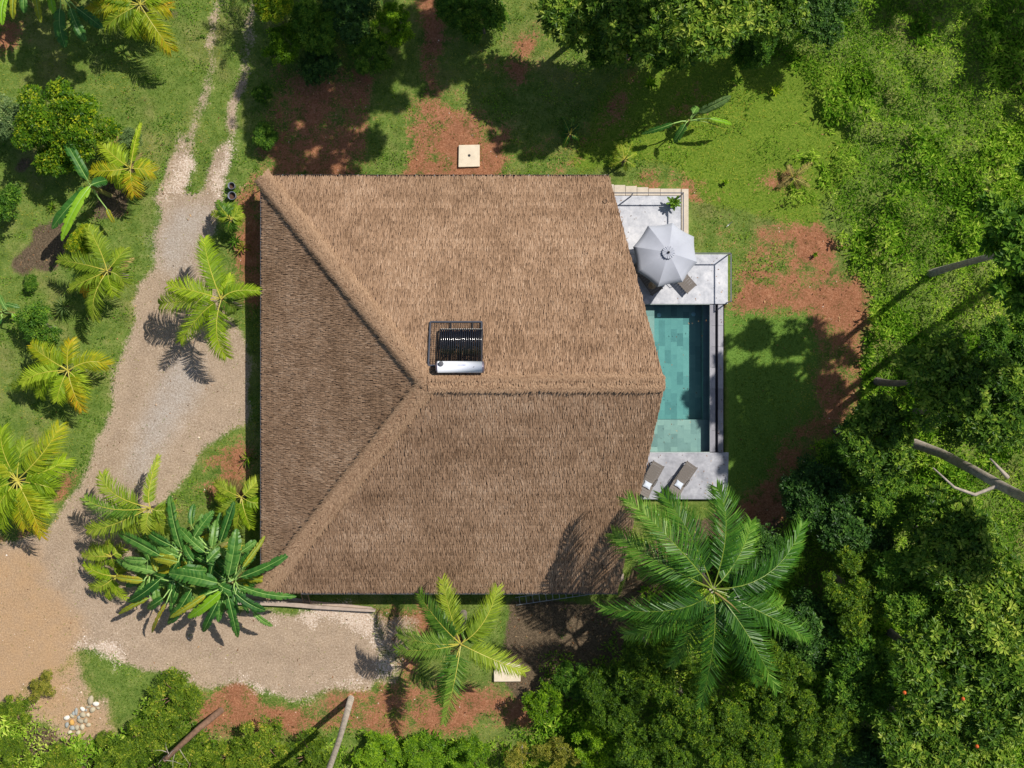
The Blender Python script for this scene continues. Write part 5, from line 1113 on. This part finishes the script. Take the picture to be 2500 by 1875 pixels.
HOUSE = [(641, 432), (1500, 432), (1500, 1445), (641, 1445)]; TERR = [[(1440, 445), (1690, 445), (1690, 610), (1790, 610), (1790, 1230), (1440, 1230)]]
def grass_cond(x, y, g):
    bad = np.maximum.reduce([mval('road', x, y), mval('red', x, y) * 1.0, mval('soil', x, y)])
    return (bad < .5 + g.normal(size=len(x)) * .25) & ~in_any([HOUSE] + TERR, x, y) & (vnoise(x, y, 1.3, 31) + g.random(len(x)) > .5) & (mval('field', x, y) < .6)
def blades(name, label, n0, cond, seed, Lr, Wr, mat, elr=(.3, 1.2)):
    x, y, g = scatter(n0, cond, seed); n = len(x); th = g.random(n) * 6.283; e_ = g.uniform(*elr, n)
    d = np.stack([np.cos(th) * np.cos(e_), np.sin(th) * np.cos(e_), np.sin(e_)], -1); s = np.stack([-np.sin(th), np.cos(th), np.zeros(n)], -1)
    L = g.uniform(*Lr, n); W = g.uniform(*Wr, n); b = np.stack([x, y, ground_z(x, y) - .01], -1)
    V = np.stack([b - s * W[:, None] / 2, b + s * W[:, None] / 2, b + d * L[:, None]], 1).reshape(-1, 3)
    rn = np.clip(vnoise(x, y, 1.6, 40) * .6 + g.normal(size=n) * .26 + .15, 0, 1)
    tag(link(name, np_mesh(name, V, np.arange(3 * n), np.arange(n) * 3, np.full(n, 3), rn), None, M[mat]), label, "grass", kind="stuff")
blades("grass", "short mown grass on the lawns round the villa", 420000, grass_cond, 51, (.06, .17), (.018, .04), 'blade')
blades("tall_grass", "tall bright grass in the field above the terrace", 130000, lambda x, y, g: (mval('field', x, y) > .3 + g.random(len(x)) * .4) & (mval('red', x, y) < .4) & ~in_any([HOUSE] + TERR, x, y), 52, (.12, .32), (.018, .035), 'blade_tall')
# stones of the gravel: small pebbles on the drive and its verges
x, y, g = scatter(60000, lambda x, y, g: ((mval('road', x, y) > .3) & (g.random(len(x)) < .07 + 1.0 * mval('pale', x, y) ** 1.0)) | ((mval('red', x, y) > .4) & (g.random(len(x)) < .04)) & ~in_any([HOUSE], x, y), 61)
n = len(x); r_ = g.uniform(.012, .04, n) * (1 + (g.random(n) > .97) * 1.2); z = ground_z(x, y)
oct_v = np.array([(1, 0, 0), (0, 1, 0), (-1, 0, 0), (0, -1, 0), (0, 0, .7), (0, 0, -.5)], float)
V = (np.stack([x, y, z + r_ * .2], -1)[:, None] + oct_v[None] * r_[:, None, None] * g.uniform(.7, 1.3, (n, 6, 1))).reshape(-1, 3)
tri = np.array([(0, 1, 4), (1, 2, 4), (2, 3, 4), (3, 0, 4)]); T_ = (np.arange(n)[:, None, None] * 6 + tri[None]).reshape(-1, 3)
M['pebble'] = leafy('pebble', [(0, C(150, 124, 100)), (.4, C(196, 170, 144)), (.8, C(228, 208, 184)), (1, C(244, 236, 226))], .9, 0.0, .2, 0)
tag(link("gravel", np_mesh("gravel", V, T_.ravel(), np.arange(len(T_)) * 3, np.full(len(T_), 3), np.repeat(g.random(n), 4)), None, M['pebble']), "loose pale gravel scattered over the drive", "gravel", kind="stuff")

x, y, g = scatter(60000, lambda x, y, g: (((mval('red', x, y) > .3) & (g.random(len(x)) < .16)) | ((mval('soil', x, y) > .4) & (g.random(len(x)) < .25)) | (g.random(len(x)) < .012)) & ~in_any([HOUSE] + TERR, x, y), 71)
n = len(x); th = g.random(n) * 6.283; d = np.stack([np.cos(th), np.sin(th), g.uniform(-.05, .3, n)], -1)
V = leaves_arrays(np.stack([x, y, ground_z(x, y) + .02], -1), d, nrm(UPV + g.normal(size=(n, 3)) * .3), g.uniform(.06, .2, n), g.uniform(.025, .07, n), .0)
M['litter'] = leafy('dry_leaf', [(0, C(70, 46, 32)), (.5, C(122, 86, 58)), (.85, C(170, 128, 88)), (1, C(206, 170, 120))], .8, 0.0, .1, 0)
tag(link("leaf_litter", leaf_mesh("leaf_litter", V, g.random(n)), None, M['litter']), "dry fallen leaves on the bare earth", "leaves", kind="stuff")

g = np.random.default_rng(77); pts = []
for (a0, a1, b0, b1, zz, k_) in ((1500, 1655, 485, 615, ZT, 30), (1640, 1770, 630, 735, ZT - .006, 25), (1600, 1770, 1110, 1215, ZT, 40), (1600, 1728, 750, 1098, ZW, 26), (1755, 1765, 750, 1098, ZT - .03, 14)):
    for q in range(k_): v_ = P(g.uniform(a0, a1), g.uniform(b0, b1), zz); pts.append((v_.x, v_.y, v_.z + .008))
p = np.array(pts); n = len(p); th = g.random(n) * 6.283
V = leaves_arrays(p, np.stack([np.cos(th), np.sin(th), g.uniform(0, .1, n)], -1), nrm(UPV + g.normal(size=(n, 3)) * .12), g.uniform(.05, .13, n), g.uniform(.02, .05, n), .0, .03)
tag(link("terrace_leaves", leaf_mesh("terrace_leaves", V, g.random(n)), None, M['litter']), "dry leaves blown over the terraces and the pool", "leaves", kind="stuff")
def weed_cond(x, y, g):
    bad = np.maximum.reduce([mval('road', x, y), mval('red', x, y) * .8, mval('lawn', x, y)])
    return (bad < .4 + .3 * g.random(len(x))) & (vnoise(x, y, .8, 111) + .35 * vnoise(x, y, 3.5, 112) > .88) & ~in_any([HOUSE] + TERR, x, y) & ~in_any(UG, x, y)
x, y, g = scatter(150000, weed_cond, 81); n = len(x); th = g.random(n) * 6.283; e_ = g.uniform(0, .8, n)
V = leaves_arrays(np.stack([x, y, ground_z(x, y) + g.uniform(.02, .14, n)], -1), np.stack([np.cos(th) * np.cos(e_), np.sin(th) * np.cos(e_), np.sin(e_)], -1), nrm(UPV + g.normal(size=(n, 3)) * .3), g.uniform(.07, .16, n), g.uniform(.03, .06, n), .2)
tag(link("weeds", leaf_mesh("weeds", V, np.clip(vnoise(x, y, 1.5, 113) * .6 + g.normal(size=n) * .15, 0, 1)), None, M['leaf_undergrowth']), "patches of broad leafed weeds in the grass", "weeds", kind="stuff")
